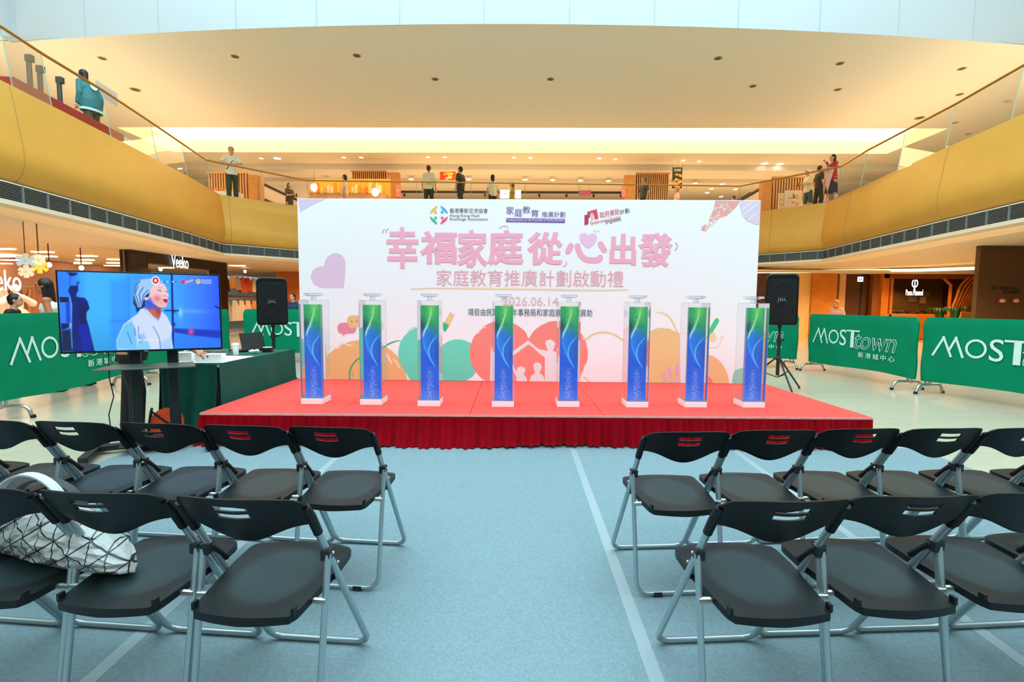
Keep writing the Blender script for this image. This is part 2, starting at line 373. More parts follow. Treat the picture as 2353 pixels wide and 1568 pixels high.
# skylight well
mb = MB(); wx = [-13.5 + 27 * i / 26 for i in range(27)]
mb.add([(x, arcY(x), ZC - .05) for x in wx] + [(x, arcY(x), 12.9) for x in wx], [(i, i + 1, i + 28, i + 27) for i in range(26)])
for sx in (-13.5, 13.5): mb.add([(sx, -8, ZC - .05), (sx, arcY(sx), ZC - .05), (sx, arcY(sx), 12.9), (sx, -8, 12.9)], [(0, 1, 2, 3)])
struct(mb, 'wall_back', WHITEP)
mb = MB()
for k in range(-6, 7):
    x = -.95 + k * 2.07
    mb.box((x, arcY(x) - .004, 10.5), (.014, .012, 4.7))
struct(mb, 'trim_9', mat('well_panel_seam', 'aab8ba', .6))  # seams between the well panels, drawn as slightly darker strips
mb = MB().tube([(-13.2, 12.2, 9.5), (-13.3, 12.6, 8.9), (-13.2, 13.0, 8.25)], .0001) if False else MB()
struct(MB().box((0, 36, 6.4), (60, .2, 3.4)).box((-24, 14, 6.4), (.2, 46, 3.6)).box((24, 14, 6.4), (.2, 46, 3.6)), 'wall_back', CREAM)
struct(MB().box((0, 36, 1.4), (60, .2, 3.1)), 'wall_back', CREAM)
struct(MB().box((0, -8.2, 4), (60, .3, 9.5)), 'wall_front', mat('rear_shops', '6a5a48', .7))
# ceiling downlights of the gallery
def downlight(px, py, z, r, lit, cat='downlight', lab=None, grp=None):
    p = at(px, py, z=z); t = thing('ceiling_downlight' if lit else 'ceiling_fitting', lab, cat, (p.x, p.y, z), 0, grp)
    MB().lathe((0, 0, 0), [(r * .8, -.004), (r, -.012), (r * 1.25, -.004), (r * 1.25, 0.0)], 14).build('trim_ring', WHITE if lit else mat('fitting_bronze', 'a98d64', .5), t, smooth=True)
    MB().lathe((0, 0, -.006), [(r * .82, -.004), (r * .82, 0)], 14).build('lens', DOWN if lit else mat('fitting_hole', '5d5344', .6), t)
    return t
for px, py in ((984, 361), (1022, 361), (1181, 362), (1219, 363), (1377, 364), (1414, 366), (1570, 369), (1607, 371), (600, 364), (790, 362), (830, 362)):
    downlight(px, py, ZC, .11, True, lab='small lit ceiling downlight in the row behind the bright light coffer', grp='gallery downlights behind the coffer')
downlight(637, 364, ZC, .2, True, lab='brightest round downlight above the man leaning on the gallery rail')
downlight(1757, 376, ZC, .19, True, lab='left one of the bright downlight pair above the man in a white cap')
downlight(1792, 377, ZC, .19, True, lab='right one of the bright downlight pair above the man in a white cap')
for px, py in ((311, 206), (235, 134), (2113, 271), (2195, 282), (2225, 308), (1930, 146), (1925, 206), (1650, 134), (1730, 198), (2210, 158), (2205, 217), (1000, 182), (1265, 182), (540, 130), (820, 128)):
    downlight(px, py, ZC, .13 if px in (311, 2113) else .09, False, 'ceiling fitting', 'unlit round recessed fitting in the smooth upper ceiling', 'recessed fittings in the upper ceiling')
for px, py in ((1077, 412), (1207, 413), (1270, 414), (1334, 415), (1398, 416), (750, 412), (945, 412), (1597, 421), (1660, 423), (1635, 434), (1625, 443), (1690, 435), (1657, 452)):
    downlight(px, py, 7.8, .14, True, lab='small lit downlight deep in the shop ceiling beyond the gallery', grp='shop ceiling downlights')
# track lights of the far shop
TR = mat('track_black', '2d2520', .5)
for k, (xa, xb, py) in enumerate(((916, 1440, 425), (916, 1440, 442))):
    a = at(xa, py - 1, Y=28.0 - k * 2); b = at(xb, py + 3, Y=28.0 - k * 2)
    t = thing('track_light', ['black lighting track across the shop ceiling, upper of two', 'black lighting track across the shop ceiling, lower of two'][k], 'track light', a)
    Ln = b.x - a.x; MB().box((Ln / 2, 0, 0), (Ln, .06, .11)).build('rail', TR, t)
    for i in range(9):
        q = .3 + (Ln - .6) * i / 8; m = MB(); m.lathe((q, 0, -.24), [(.05, 0), (.07, .14)], 8); m.build('spotlight', TR, t)

# ------------------------------------------------------------------ glass balustrade
def balu(name, lab, pts, inset=.13):
    """handrail and leaning glass panels over one run of the gallery edge"""
    o = Vector((*pts[0], 4.8)); t = thing(name, lab, 'glass balustrade', o, group=None)
    tube = [Vector((*p, 5.87)) - o for p in pts]
    MB().tube(soft(tube, .1), .028, 10).build('handrail', BRASS, t, smooth=True)
    nn = [Vector((0, 0, 0))]
    inn = offs(pts, -inset)
    for i in range(len(pts) - 1):
        a, b = Vector((*pts[i], 5.83)) - o, Vector((*pts[i + 1], 5.83)) - o; c, d = Vector((*inn[i], 4.86)) - o, Vector((*inn[i + 1], 4.86)) - o
        L = (b - a).length; k = max(1, round(L / 2.0))
        for j in range(k):
            u0, u1 = j / k, (j + 1) / k
            P = [c.lerp(d, u0), c.lerp(d, u1), a.lerp(b, u1), a.lerp(b, u0)]; nv = (P[1] - P[0]).cross(P[3] - P[0]).normalized() * .012
            e = (P[1] - P[0]).normalized() * .006
            P = [P[0] + e, P[1] - e, P[2] - e, P[3] + e]
            m = MB(); m.add([p + nv * .0 for p in P], [(0, 1, 2, 3)]); m.build('glass_panel', GLASS, t)
            m = MB(); m.tube([P[1], P[2]], .009, 4); m.build('panel_edge', mat('glass_edge', '7fae98', .2), t)
balu('glass_balustrade', 'glass balustrade with brass handrail along the left gallery edge', RL[1:7])
balu('glass_balustrade', 'slanting glass balustrade at the far left corner of the gallery, beside the leaning man', RL[6:8])
balu('glass_balustrade', 'long glass balustrade with brass handrail across the far gallery above the backdrop', RL[7:9])
balu('glass_balustrade', 'slanting glass balustrade at the far right corner beside the man in the white cap', RL[8:10])
balu('glass_balustrade', 'glass balustrade with brass handrail along the right gallery edge', RL[9:16])

# ------------------------------------------------------------------ carpet and seam tape
o = MB().box((0, 0, 0), (7.3, 10.4, .008)).build('event_carpet', CARPET, loc=(.14, -.6, .004)); tag(o, 'large grey-blue event carpet laid on the stone floor under all the chairs', 'carpet')
TAPE = mat('frosted_tape', '93a4a7', .45)
tag(MB().box((0, 0, 0), (.055, 9.6, .001)).build('carpet_tape', TAPE, loc=(.5, -.35, .0086)), 'long pale seam tape down the middle aisle of the carpet, right of centre', 'tape')
tag(MB().box((0, 0, 0), (.055, 9.6, .001)).build('carpet_tape', TAPE, loc=(-1.46, -.35, .0086), rz=.03), 'pale seam tape running under the left block of chairs', 'tape')
tag(MB().box((0, 0, 0), (.055, 9.6, .001)).build('carpet_tape', TAPE, loc=(1.86, -.35, .0086), rz=-.03), 'pale seam tape running under the right block of chairs', 'tape')

# ------------------------------------------------------------------ stage
SX, SD, SH = 6.39, 2.15, .305
st = thing('stage_platform', 'low wide red carpeted stage with a pleated crimson skirt', 'stage', (.165, 4.525, 0), math.radians(1.2))
MB().box((0, SD / 2, SH / 2 - .012), (SX - .06, SD - .06, SH - .04)).build('deck', DARK, st)
for i in range(5):
    for j in range(2): MB().box((-SX / 2 + SX / 5 * (i + .5), SD / 2 * (j + .5), SH - .009), (SX / 5 - .004, SD / 2 - .004, .018)).build('carpet_panel', RED, st, bevel=.003, seg=1)
MB().box((0, -.004, SH - .012), (SX, .006, .02)).box((-SX / 2, SD / 2, SH - .012), (.006, SD, .02)).box((SX / 2, SD / 2, SH - .012), (.006, SD, .02)).build('edge_trim', mat('pink_edge_trim', 'f2a59c', .5), st)
def pleat(P0, P1, z0, z1, mb, seed, amp=.012, flare=.03, freq=42, uneven=.5):
    """a hanging gathered cloth from P0 to P1, outward on the right-hand side"""
    P0, P1 = Vector(P0), Vector(P1); L = (P1 - P0).length; d = (P1 - P0) / L; nn = Vector((d.y, -d.x)); K = int(L * freq * 8 / 6.28) + 2; r = random.Random(seed)
    ph = [r.uniform(0, 6.28) for _ in range(5)]; rows = 7; vs = []
    for j in range(rows + 1):
        t = j / rows
        for i in range(K + 1):
            s = L * i / K
            a = math.sin(s * freq + 1.4 * math.sin(s * 5 + ph[0]) + t * .8 * math.sin(s * 3 + ph[3])) + uneven * math.sin(s * freq * .37 + ph[1]) 
            of = .008 + (amp * (.45 + .9 * t)) * (1 + a) * .7 + flare * t * t * (1 + .6 * math.sin(s * 2.3 + ph[2]))
            p = P0 + d * s + nn * of
            lift = 0 if j < rows else .012 * (1 + math.sin(s * 3.1 + ph[4]))
            vs.append((p.x, p.y, z1 + (z0 - z1) * t + lift))
    K1 = K + 1
    return mb.add(vs, [(j * K1 + i, j * K1 + i + 1, (j + 1) * K1 + i + 1, (j + 1) * K1 + i) for j in range(rows) for i in range(K)])
m = pleat((-SX / 2 - .0, 0), (SX / 2, 0), .012, SH - .022, MB(), 3, amp=.022, flare=.06, freq=85, uneven=1.0)
pleat((SX / 2, 0), (SX / 2, SD), .01, SH - .022, m, 5, flare=.02, freq=60); pleat((-SX / 2, SD), (-SX / 2, 0), .01, SH - .022, m, 6, flare=.005, amp=.006, freq=60)
m.build('pleated_skirt', SKIRT, st, smooth=True)

# ------------------------------------------------------------------ backdrop
BY = 6.5
bl, tr = at(690, 877, Y=BY), at(1749, 462, Y=BY)
bx0, bx1, bz0, bz1 = -2.99, 3.13, SH + .002, 2.735
bd = thing('event_backdrop', 'large white printed backdrop wall with pink Chinese title standing on the stage', 'backdrop', (0, BY, bz0))
BW = mat('backdrop_print_white', 'f6f9fa', .45, spec=.3)
MB().box(((bx0 + bx1) / 2, .05, (bz1 - bz0) / 2), (bx1 - bx0, .1, bz1 - bz0)).build('board', BW, bd, bevel=.004, seg=1)
def bp(px, py):
    p = at(px, py, Y=BY); return (min(bx1 - .003, max(bx0 + .003, p.x)), min(bz1 - bz0 - .003, max(.002, p.z - bz0)))
LY = [0.0]
def art(name, polys, layer=1):
    """printed shapes: list of (colour, [points in photo pixels])"""
    mb = MB(); ms = []
    for k, (col, P) in enumerate(polys):
        if col not in ms: ms.append(col)
        LY[0] += .00003; y = -.0003 - LY[0]
        Q = [bp(*p) for p in P]; Q = [q for i, q in enumerate(Q) if math.dist(q, Q[i - 1]) > 1e-4]
        mb.add([(x, y, z) for x, z in Q], tessellate_polygon([[Vector((x, z, 0)) for x, z in Q]]), ms.index(col))
    return mb.build(name, [mat('print_' + c, c, .5, spec=.3) for c in ms], bd)
def circ(cx, cy, rx, ry=None, a0=0, a1=360, n=48, rough=0, seed=1):
    ry = ry or rx; r = random.Random(seed)
    return [(cx + (rx + r.uniform(-rough, rough)) * math.cos(math.radians(a0 + (a1 - a0) * i / n)), cy + (ry + r.uniform(-rough, rough)) * math.sin(math.radians(a0 + (a1 - a0) * i / n))) for i in range(n + (a1 - a0 < 360))]
def stroke(P, wd, taper=False):
    L, R_ = [], []
    for i, p in enumerate(P):
        a = P[max(0, i - 1)]; b = P[min(len(P) - 1, i + 1)]; dx, dy = b[0] - a[0], b[1] - a[1]; l = math.hypot(dx, dy) or 1; q = wd / 2 * (.4 + .6 * math.sin(math.pi * (i + .5) / len(P)) if taper else 1)
        L.append((p[0] - dy / l * q, p[1] + dx / l * q)); R_.append((p[0] + dy / l * q, p[1] - dx / l * q))
    return L + R_[::-1]
def bez(a, b, c, n=14): return [((1 - t) ** 2 * a[0] + 2 * t * (1 - t) * b[0] + t * t * c[0], (1 - t) ** 2 * a[1] + 2 * t * (1 - t) * b[1] + t * t * c[1]) for t in [i / n for i in range(n + 1)]]
B = 881
heart = [(790, 663)] + bez((790, 663), (794, 630), (794, 606)) + bez((794, 606), (792, 583), (770, 582)) + bez((770, 582), (746, 586), (745, 612)) + bez((745, 612), (718, 612), (714, 636)) + bez((714, 636), (716, 660), (745, 663)) 
art('lavender_heart', [('e6c8e0', heart)])
art('corner_brush_mark', [('dcd0e6', [(684, 452), (752, 454), (722, 470), (690, 489)])])
art('orange_hill', [('ecbf80', [(748, B)] + [(748, 783)] + circ(832, 880, 103, 98, 218, 358, 30, .6)), ('f3ead9', stroke([(752, 800), (762, 796), (775, 801), (783, 797)], 3, True)), ('f3ead9', stroke([(776, 794), (790, 789), (806, 795), (812, 790)], 3, True)),
     ('f1e8d8', stroke([(885, 812), (892, 820), (900, 836)], 5, True)), ('f1e8d8', stroke([(903, 826), (912, 834), (918, 846)], 4, True))])
art('green_loop', [('4fb678', stroke(circ(849, 864, 46, 47, 160, 285, 24), 4)), ('4fb678', stroke(bez((878, 803), (890, 788), (918, 783)), 4, True)), ('4fb678', stroke(bez((918, 783), (940, 784), (962, 803)), 2.5, True)), ('7cc38d', stroke(circ(856, 866, 46, 47, 165, 200, 10), 1.6))])
art('speech_bubbles', [('eb93a6', [(786, 773), (787, 768), (779, 766)] + bez((779, 766), (771, 755), (780, 743)) + [(800, 741), (817, 744)] + bez((818, 744), (823, 760), (812, 767)) + [(796, 768)]), ('efc486', [(798, 733)] + bez((798, 733), (800, 725), (812, 725)) + [(834, 725), (834, 752), (806, 754)] + bez((806, 754), (796, 745), (798, 733), 6)),
     ('d98a73', circ(808, 739, 2.4, 2.4, n=12)), ('d98a73', circ(820, 739, 2.4, 2.4, n=12))])
art('teal_heart', [('6ee2c4', [(943, B)] + circ(975, 812, 60, 61, 150, 300, 24, .5, 4) + [(1012, 800)] + circ(1052, 832, 52, 52, 215, 325, 16) + [(1092, 830), (1098, 850), (1086, 866), (1070, B)]), ('b9eddf', stroke([(938, 762), (944, 757), (950, 753), (958, 752)], 4, True))])
art('brush_pencil', [('f1cf94', [(1034, 717), (1045, 724), (1030, 756), (1018, 748)]), ('37c389', [(1018, 740), (1031, 747), (1028, 756), (1023, 764), (1018, 758)])])
rg = [(c[0], c[1]) for c in circ(1152, 812, 73, 74, 113, 322, 34, .7, 7)] + [(1215, 781)] + circ(1279, 812, 72, 74, 205, 395, 34, .7, 9) + [(1337, 862), (1328, B), (1112, B)]
art('coral_heart', [('f58f83', rg), ('fbe3de', stroke([(1096, 768), (1104, 757), (1112, 752)], 4, True)), ('fbe3de', stroke([(1107, 750), (1113, 747), (1116, 755)], 2.4)), ('fbe3de', stroke([(1338, 775), (1343, 782)], 2.4)), ('fbe3de', stroke([(1344, 838), (1341, 852), (1332, 866)], 3, True))], 1)
WS = 'ecebec'
art('family_silhouette', [
    (WS, [(1252, 875), (1252, 822), (1238, 812), (1226, 799), (1213, 791), (1213, 782), (1230, 797), (1239, 803), (1259, 807), (1256, 798), (1253, 789), (1255, 783), (1264, 780), (1273, 785), (1276, 792), (1273, 799), (1270, 806), (1281, 811), (1286, 822), (1286, 876), (1288, B), (1253, B)]),
    (WS, [(1213, 783), (1214, 792), (1176, 820), (1160, 828), (1160, B), (1126, B), (1128, 795), (1132, 812), (1140, 806), (1144, 795), (1152, 795), (1160, 805), (1162, 815), (1173, 812)]),
    (WS, [(1176, 831), (1183, 848), (1189, 855), (1188, 848), (1190, 844), (1198, 842), (1206, 846), (1207, 854), (1203, 860), (1209, 868), (1212, B), (1187, B), (1186, 865), (1174, 842)]),
    (WS, [(1217, B), (1220, 865), (1230, 856), (1227, 848), (1225, 840), (1229, 834), (1236, 833), (1243, 837), (1245, 845), (1242, 852), (1239, 856), (1248, 864), (1253, B)])], 3)
art('yellow_arcs', [('ecd2a0', stroke(bez((1345, 782), (1362, 764), (1388, 764), 10) + bez((1388, 764), (1410, 765), (1434, 784), 10), 4)), ('f0dfba', stroke(bez((1347, 790), (1352, 779), (1362, 775)), 1.5)),
     ('ecd5a4', stroke(bez((1508, 719), (1535, 714), (1549, 748), 10) + bez((1549, 748), (1556, 760), (1559, 775), 6), 4, True)), ('e5d3be', stroke(bez((1341, 866), (1350, 872), (1354, B)), 3))])
art('orange_column', [('eecb8e', [(1491, B), (1491, 766)] + bez((1491, 766), (1500, 755), (1520, 753)) + [(1530, 756)] + bez((1536, 755), (1548, 760), (1562, 766)) + [(1563, B)])], 1)
art('green_brush_stroke', [('4fd08f', [(1643, 733), (1650, 731), (1653, 738), (1632, 774), (1624, 777), (1622, 770)])])
art('orange_dome', [('efc48b', [(1612, B), (1610, 818)] + bez((1618, 815), (1655, 814), (1672, 862)) + [(1676, B)]), ('f1857a', [(1606, B), (1606, 855)] + bez((1612, 858), (1634, 862), (1638, B))), ('f5dcae', circ(1638, 776, 8, 12, n=14)), ('f2e2c8', stroke(bez((1630, 798), (1656, 806), (1656, 776), 10) + bez((1656, 776), (1658, 768), (1664, 780), 5), 2.5))])
art('mint_dome', [('86dcb9', [(1682, B), (1684, 864)] + bez((1688, 852), (1700, 846), (1722, 842)) + [(1745, 850), (1747, B)])])
LV = 'e3b3dc'
art('lavender_hand', [(LV, stroke([(1522, 857), (1529, 876)], 7)), (LV, stroke([(1537, 843), (1541, 870)], 7)), (LV, stroke([(1556, 838), (1554, 869)], 7)), (LV, stroke([(1540, 879), (1562, 879)], 4))], 3)
CO = []
r = random.Random(8)
CO.append(('f0aaa2', [(1644, 461), (1702, 462), (1690, 478), (1668, 497), (1655, 500), (1640, 512), (1628, 508), (1640, 480)]))
CO.append(('f0aaa2', [(1612, 522), (1622, 515), (1626, 523), (1619, 531), (1611, 530)]))
for k in range(60):
    t = r.random(); u = r.random(); x = 1618 + 70 * t * (.5 + .5 * u); y = 527 - 62 * t + 16 * (u - .5) * 2 * t
    if y < 464: continue
    a = r.uniform(0, 3.1); l = r.uniform(3, 8); CO.append((('f7dcd9', 'f3bcb6', 'e9f1f3')[k % 3], stroke([(x, y), (x + l * .5 * math.cos(a) + 2, y + l * .5 * math.sin(a)), (x + l * math.cos(a), y + l * math.sin(a))], 2)))
art('coral_texture_triangle', CO)
art('lavender_palm', [('e3d2ea', [(1704, 461), (1748, 462), (1748, 516), (1736, 516), (1716, 507), (1705, 494), (1703, 482), (1699, 470)]), ('eef2f5', stroke([(1704, 482), (1716, 474), (1726, 466)], 2.4)), ('eef2f5', stroke([(1706, 495), (1718, 486), (1738, 470)], 2.2)), ('eef2f5', stroke([(1720, 507), (1728, 497), (1740, 490)], 1.8))])
art('yellow_underline', [('f3e3b8', stroke([(944, 664), (1000, 662), (1100, 663), (1200, 664), (1300, 666), (1380, 667), (1444, 666)], 4, True))])
art('title_heart', [('efc6e6', [(1352, 571)] + bez((1352, 571), (1333, 562), (1331, 545)) + bez((1331, 545), (1333, 534), (1345, 536)) + [(1352, 541)] + bez((1352, 541), (1365, 532), (1371, 543)) + bez((1371, 543), (1372, 560), (1352, 571)))], 4)
art('quotation_marks', [('c9a6ae', stroke([(884, 527), (880, 531), (879, 537)], 2)), ('c9a6ae', stroke([(892, 526), (888, 530), (887, 536)], 2)), ('c9a6ae', stroke(bez((1552, 558), (1562, 568), (1550, 575)), 2)), ('dcbcc4', stroke(bez((1147, 526), (1158, 514), (1168, 524)), 2)), ('dcbcc4', stroke([(1366, 529), (1369, 535)], 2)), ('dcbcc4', stroke([(1373, 530), (1377, 533)], 2)), ('dcbcc4', stroke(bez((1300, 601), (1306, 608), (1294, 613)), 2))], 4)
hs = []
for P in ([(1312, 565), (1305, 578)], bez((1327, 566), (1334, 598), (1356, 598)) + bez((1356, 598), (1380, 600), (1379, 592), 6), [(1380, 561), (1388, 575)]):
    hs += [('f5b3c6', stroke(P, 13)), ('f5b3c6', circ(*P[0], 6.5, n=20)), ('f5b3c6', circ(*P[-1], 6.5, n=20))]
art('title_character_strokes', hs)
# logos
LG = []
for cx, cy, c, a in ((999, 485, 'efc94f', 200), (1018, 485, '4bb4e6', 290), (999, 504, '43c48c', 110), (1018, 504, 'ef5d86', 20)):
    sx = -1 if cx < 1008 else 1; sy = -1 if cy < 494 else 1
    LG.append((c, [(cx + sx * -6, cy + sy * 10), (cx - sx * 2, cy + sy * 3), (cx + sx * 8, cy - sy * 5)] + bez((cx + sx * 11, cy - sy * 6), (cx + sx * 10, cy + sy * 4), (cx - sx * 5, cy + sy * 12), 6))); LG.append((c, circ(cx - sx * 2, cy - sy * 3, 3.2, n=12)))
RDK = 'd8365a'
LG += [('7d5bb0', [(1163, 501.5), (1298, 503.5), (1298, 512.5), (1163, 510.5)]),
       ('e54a63', [(1349, 487), (1371, 481), (1375, 502), (1367, 505), (1364, 491), (1350, 494)]), ('c9335a', [(1343, 495), (1355, 492), (1356, 500), (1352, 501), (1352, 515), (1343, 518)]), ('f7b7c2', [(1357, 490), (1362, 489), (1363, 505), (1359, 505)])]
art('sponsor_logos', LG, 2)
PK = mat('print_title_pink', 'f5b3c6', .5, spec=.3); PK2 = mat('print_subtitle_pink', 'ecb3bd', .5, spec=.3); PK3 = mat('print_date_pink', 'e9c3c9', .5)
def btext(name, body, m, x0, y0, x1, y1, lay=3, **k):
    a = bp(x0, y1); b = bp(x1, y0)
    if lay == 9: return bold(name, body, m, bd, a[0], a[1], b[0], b[1], y=-.0046, r=k['r'])
    return text(name, body, m, bd, a[0], a[1], b[0], b[1], y=-.0048 - .0002 * lay, ext=.0002, **k)
for ch, a, b, c, d in [t_ for t_ in (('幸', 888, 522, 962, 617), ('福', 966, 531, 1050, 607), ('家', 1051, 528, 1121, 615), ('庭', 1121, 528, 1203, 609), ('從', 1212, 533, 1293, 609), ('心', 1299, 556, 1395, 608), ('出', 1400, 537, 1463, 610), ('發', 1466, 535, 1546, 614)) if t_[0] != '心']:
    btext('title_character', ch, PK, a, b, c, d, lay=9, r=.015)
btext('subtitle_lettering', '家庭教育推廣計劃啟動禮', PK2, 1003, 622, 1433, 657)
btext('date_lettering', '2026.06.14', PK3, 1155, 683, 1283, 702)
btext('funding_line_lettering', '項目由民政及青年事務局和家庭議會全數資助', mat('print_navy', '4b5f75', .5), 1075, 711, 1361, 726)
GK = mat('print_grey', '4e5457', .5)
btext('association_name_lettering', '香港菁新交流協會', GK, 1033, 479, 1121, 490)
btext('association_english_lettering', 'Hong Kong Flash', GK, 1034, 493, 1102, 500.5)
btext('association_english_lettering', 'Exchange Association', GK, 1034, 501, 1121, 508.5)
PU = mat('print_purple', '7a52a8', .5)
for i, ch in enumerate('家庭教育'): btext('scheme_name_lettering', ch, PU, 1163 + 19 * i, (475, 480, 474, 482)[i], 1181 + 19 * i, (493, 498, 491, 499)[i])
btext('scheme_name_lettering', '推廣計劃', PU, 1245, 486.5, 1299, 499.5)
btext('scheme_english_lettering', 'Funding Scheme on the Promotion of Family Education', mat('print_white', 'f5f3f8', .5), 1165, 503.5, 1296, 509.5, lay=5)
RK = mat('print_red', 'd5405e', .5)
a = bp(1379, 502); text('programme_name_lettering', '政府資助', RK, bd, a[0], a[1], a[0] + .262, a[1] + .08, y=-.0055, rot=.2, ext=.0002)
a = bp(1426, 493); text('programme_name_lettering', '計劃', GK, bd, a[0], a[1], a[0] + .12, a[1] + .062, y=-.0055, rot=.2, ext=.0002)
a = bp(1357, 517); text('programme_english_lettering', 'Government-funded', RK, bd, a[0], a[1], a[0] + .4, a[1] + .045, y=-.0055, rot=.2, ext=.0002)
a = bp(1393, 517); text('programme_english_lettering', 'programme', GK, bd, a[0], a[1], a[0] + .2, a[1] + .045, y=-.0055, rot=.2, ext=.0002)

# ------------------------------------------------------------------ light pillars in acrylic boxes
def pillar_img(K=60, R_=240):
    X, Y = np.meshgrid((np.arange(K) + .5) / K, (np.arange(R_) + .5) / R_); im = np.zeros((R_, K, 3))
    def ramp(t, st):
        return np.stack([np.interp(t, [s[0] for s in st], [nlin(s[1])[c] for s in st]) for c in range(3)], -1)
    im[:] = ramp(Y + .10 * (.5 - X), [(0, '1e9a55'), (.14, '189a5c'), (.24, '0a7a70'), (.32, '0a62c8'), (.6, '0a4fd2'), (.85, '1550d0'), (1, '3c6fe0')])
    dk = np.exp(-((X - .08) ** 2 / .03 + (Y - .22) ** 2 / .006)); im *= (1 - .65 * dk)[..., None]
    dk = np.exp(-((X - .9) ** 2 / .02 + (Y - .5) ** 2 / .012)); im = im * (1 - .35 * dk)[..., None]
    def smo(px_, py_):
        yy = np.linspace(-.2, 1.2, 1400); v = np.interp(yy, px_, py_); kk = np.hanning(90); kk /= kk.sum(); v = np.convolve(np.pad(v, 60, 'edge'), kk, 'same')[60:-60]; return np.interp(Y, yy, v)
    c1 = smo([0, .1, .2, .28, .34, .42, .5, .58, .68], [.6, .56, .4, .2, .12, .17, .33, .55, .9]); c2 = smo([.2, .28, .34, .42, .5, .56, .68], [1.5, 1.1, .8, .5, .44, .52, .9])
    br = np.where((X > c1) & (X < c2) & (Y > .22) & (Y < .66), np.exp(-(X - c1) / .3), 0); over(im, .45 * br, '2f9bff')
    for c, lo, hi, col, s in ((c1, 0, .34, 'a4f08a', .05), (c1, .18, .36, '9df0d8', .03), (c2, .3, .66, '6fd8ff', .028), (c1, .34, .66, '3a9cff', .03)):
        k = np.exp(-((X - c) / s) ** 2) * np.clip((Y - lo) / .06, 0, 1) * np.clip((hi - Y) / .06, 0, 1); over(im, .75 * k, col)
    gr = np.exp(-((X - .62) / .25) ** 2) * np.clip(1 - Y / .2, 0, 1); over(im, .45 * gr, '7fe86a')
    rr = np.random.RandomState(3)
    for _ in range(330):
        y = .66 + .34 * rr.rand() ** .7; x = .48 + rr.randn() * .34 * (y - .5) + .1 * (y - .66); i, j = int(y * R_) - 1, int(np.clip(x, 0, .97) * K); im[i, j] = im[i, j] * .5 + nlin('d8f0ff') * .5
    for _ in range(70):
        y = .26 * rr.rand(); x = .3 + .22 * rr.rand() - .1 * y; i, j = int(y * R_), int(x * K); im[i, j] = im[i, j] * .5 + nlin('c8ffc0') * .5
    return im
PW = .226
pl = thing('light_pillar', 'placeholder', 'light pillar', (0, 0, SH + .0), 0, 'eight light pillars in clear boxes on the stage')
MB().box((0, PW / 2, .029), (PW, PW, .058)).build('base', mat('white_base', 'fbfbfb', .4), pl, bevel=.003)
pn = painted('lit_panel', pillar_img(), .186, .968, vcmat('pillar_display', .84), pl, (.004, .062, .062))
MB().box((.004, .073, .062 + .484), (.186, .02, .968)).build('panel_back', mat('panel_frame', 'd9dee6', .4), pl)
z0, z1, h = .058, 1.075, PW / 2 - .003
m = MB(); m.add([(-h, .003, z0), (h, .003, z0), (h, .003 + 2 * h, z0), (-h, .003 + 2 * h, z0), (-h, .003, z1), (h, .003, z1), (h, .003 + 2 * h, z1), (-h, .003 + 2 * h, z1)], [(0, 1, 5, 4), (1, 2, 6, 5), (2, 3, 7, 6), (3, 0, 4, 7), (4, 5, 6, 7)])
m.build('acrylic_box', ACRY, pl)
m = MB()
for x in (-h, h):
    for y in (.003, .003 + 2 * h): m.box((x, y, (z0 + z1) / 2), (.005, .005, z1 - z0))
    m.box((x, .003 + h, z1), (.005, 2 * h, .005))
for y in (.003, .003 + 2 * h): m.box((0, y, z1), (2 * h, .005, .005))
m.build('acrylic_edges', EDGE, pl)
MB().box((0, .113, z1 + .025), (.045, .045, .05)).box((0, .113, z1 + .06), (.165, .12, .022)).box((0, .113, z1 + .045), (.12, .09, .008)).build('acrylic_hand_plate', glassmat('acrylic_block', (.96, .98, 1), 1.0, film=.12), pl, bevel=.002, seg=1)
PL = ((-2.151, 4.895), (-1.535, 4.89), (-.931, 4.85), (-.173, 4.86), (.4975, 4.895), (1.2045, 4.912), (1.814, 4.945), (2.4185, 4.968))
names = ['leftmost lit green and blue pillar in a clear box on the stage', 'second lit pillar from the left, in front of the speech bubbles', 'third lit pillar from the left, in front of the teal blob', 'fourth lit pillar from the left, covering the left part of the coral heart',
         'fifth lit pillar from the left, just right of the white child silhouettes', 'sixth lit pillar from the left, beside the orange column print', 'seventh lit pillar from the left, beside the green brush stroke', 'rightmost lit pillar in a clear box, overlapping the right edge of the backdrop']
for i, (x, y) in enumerate(PL):
    if i == 0: pl.location = (x, y, SH); pl.rotation_euler.z = .014; pl['label'] = names[0]
    else: dup(pl, (x, y, SH), .014, names[i])

# ------------------------------------------------------------------ folding chairs
TUBE = mat('silver_tube', 'a9b9bd', .3, .75); PLA = mat('chair_black_plastic', '05080a', .38, spec=.28, bump=.05, scale=300); SEATM = mat('chair_seat_plastic', '3c4244', .42, spec=.3, bump=.08, scale=260)
ch = thing('folding_chair', 'x', 'folding chair', (0, 0, 0), 0, 'rows of black folding chairs facing the stage')
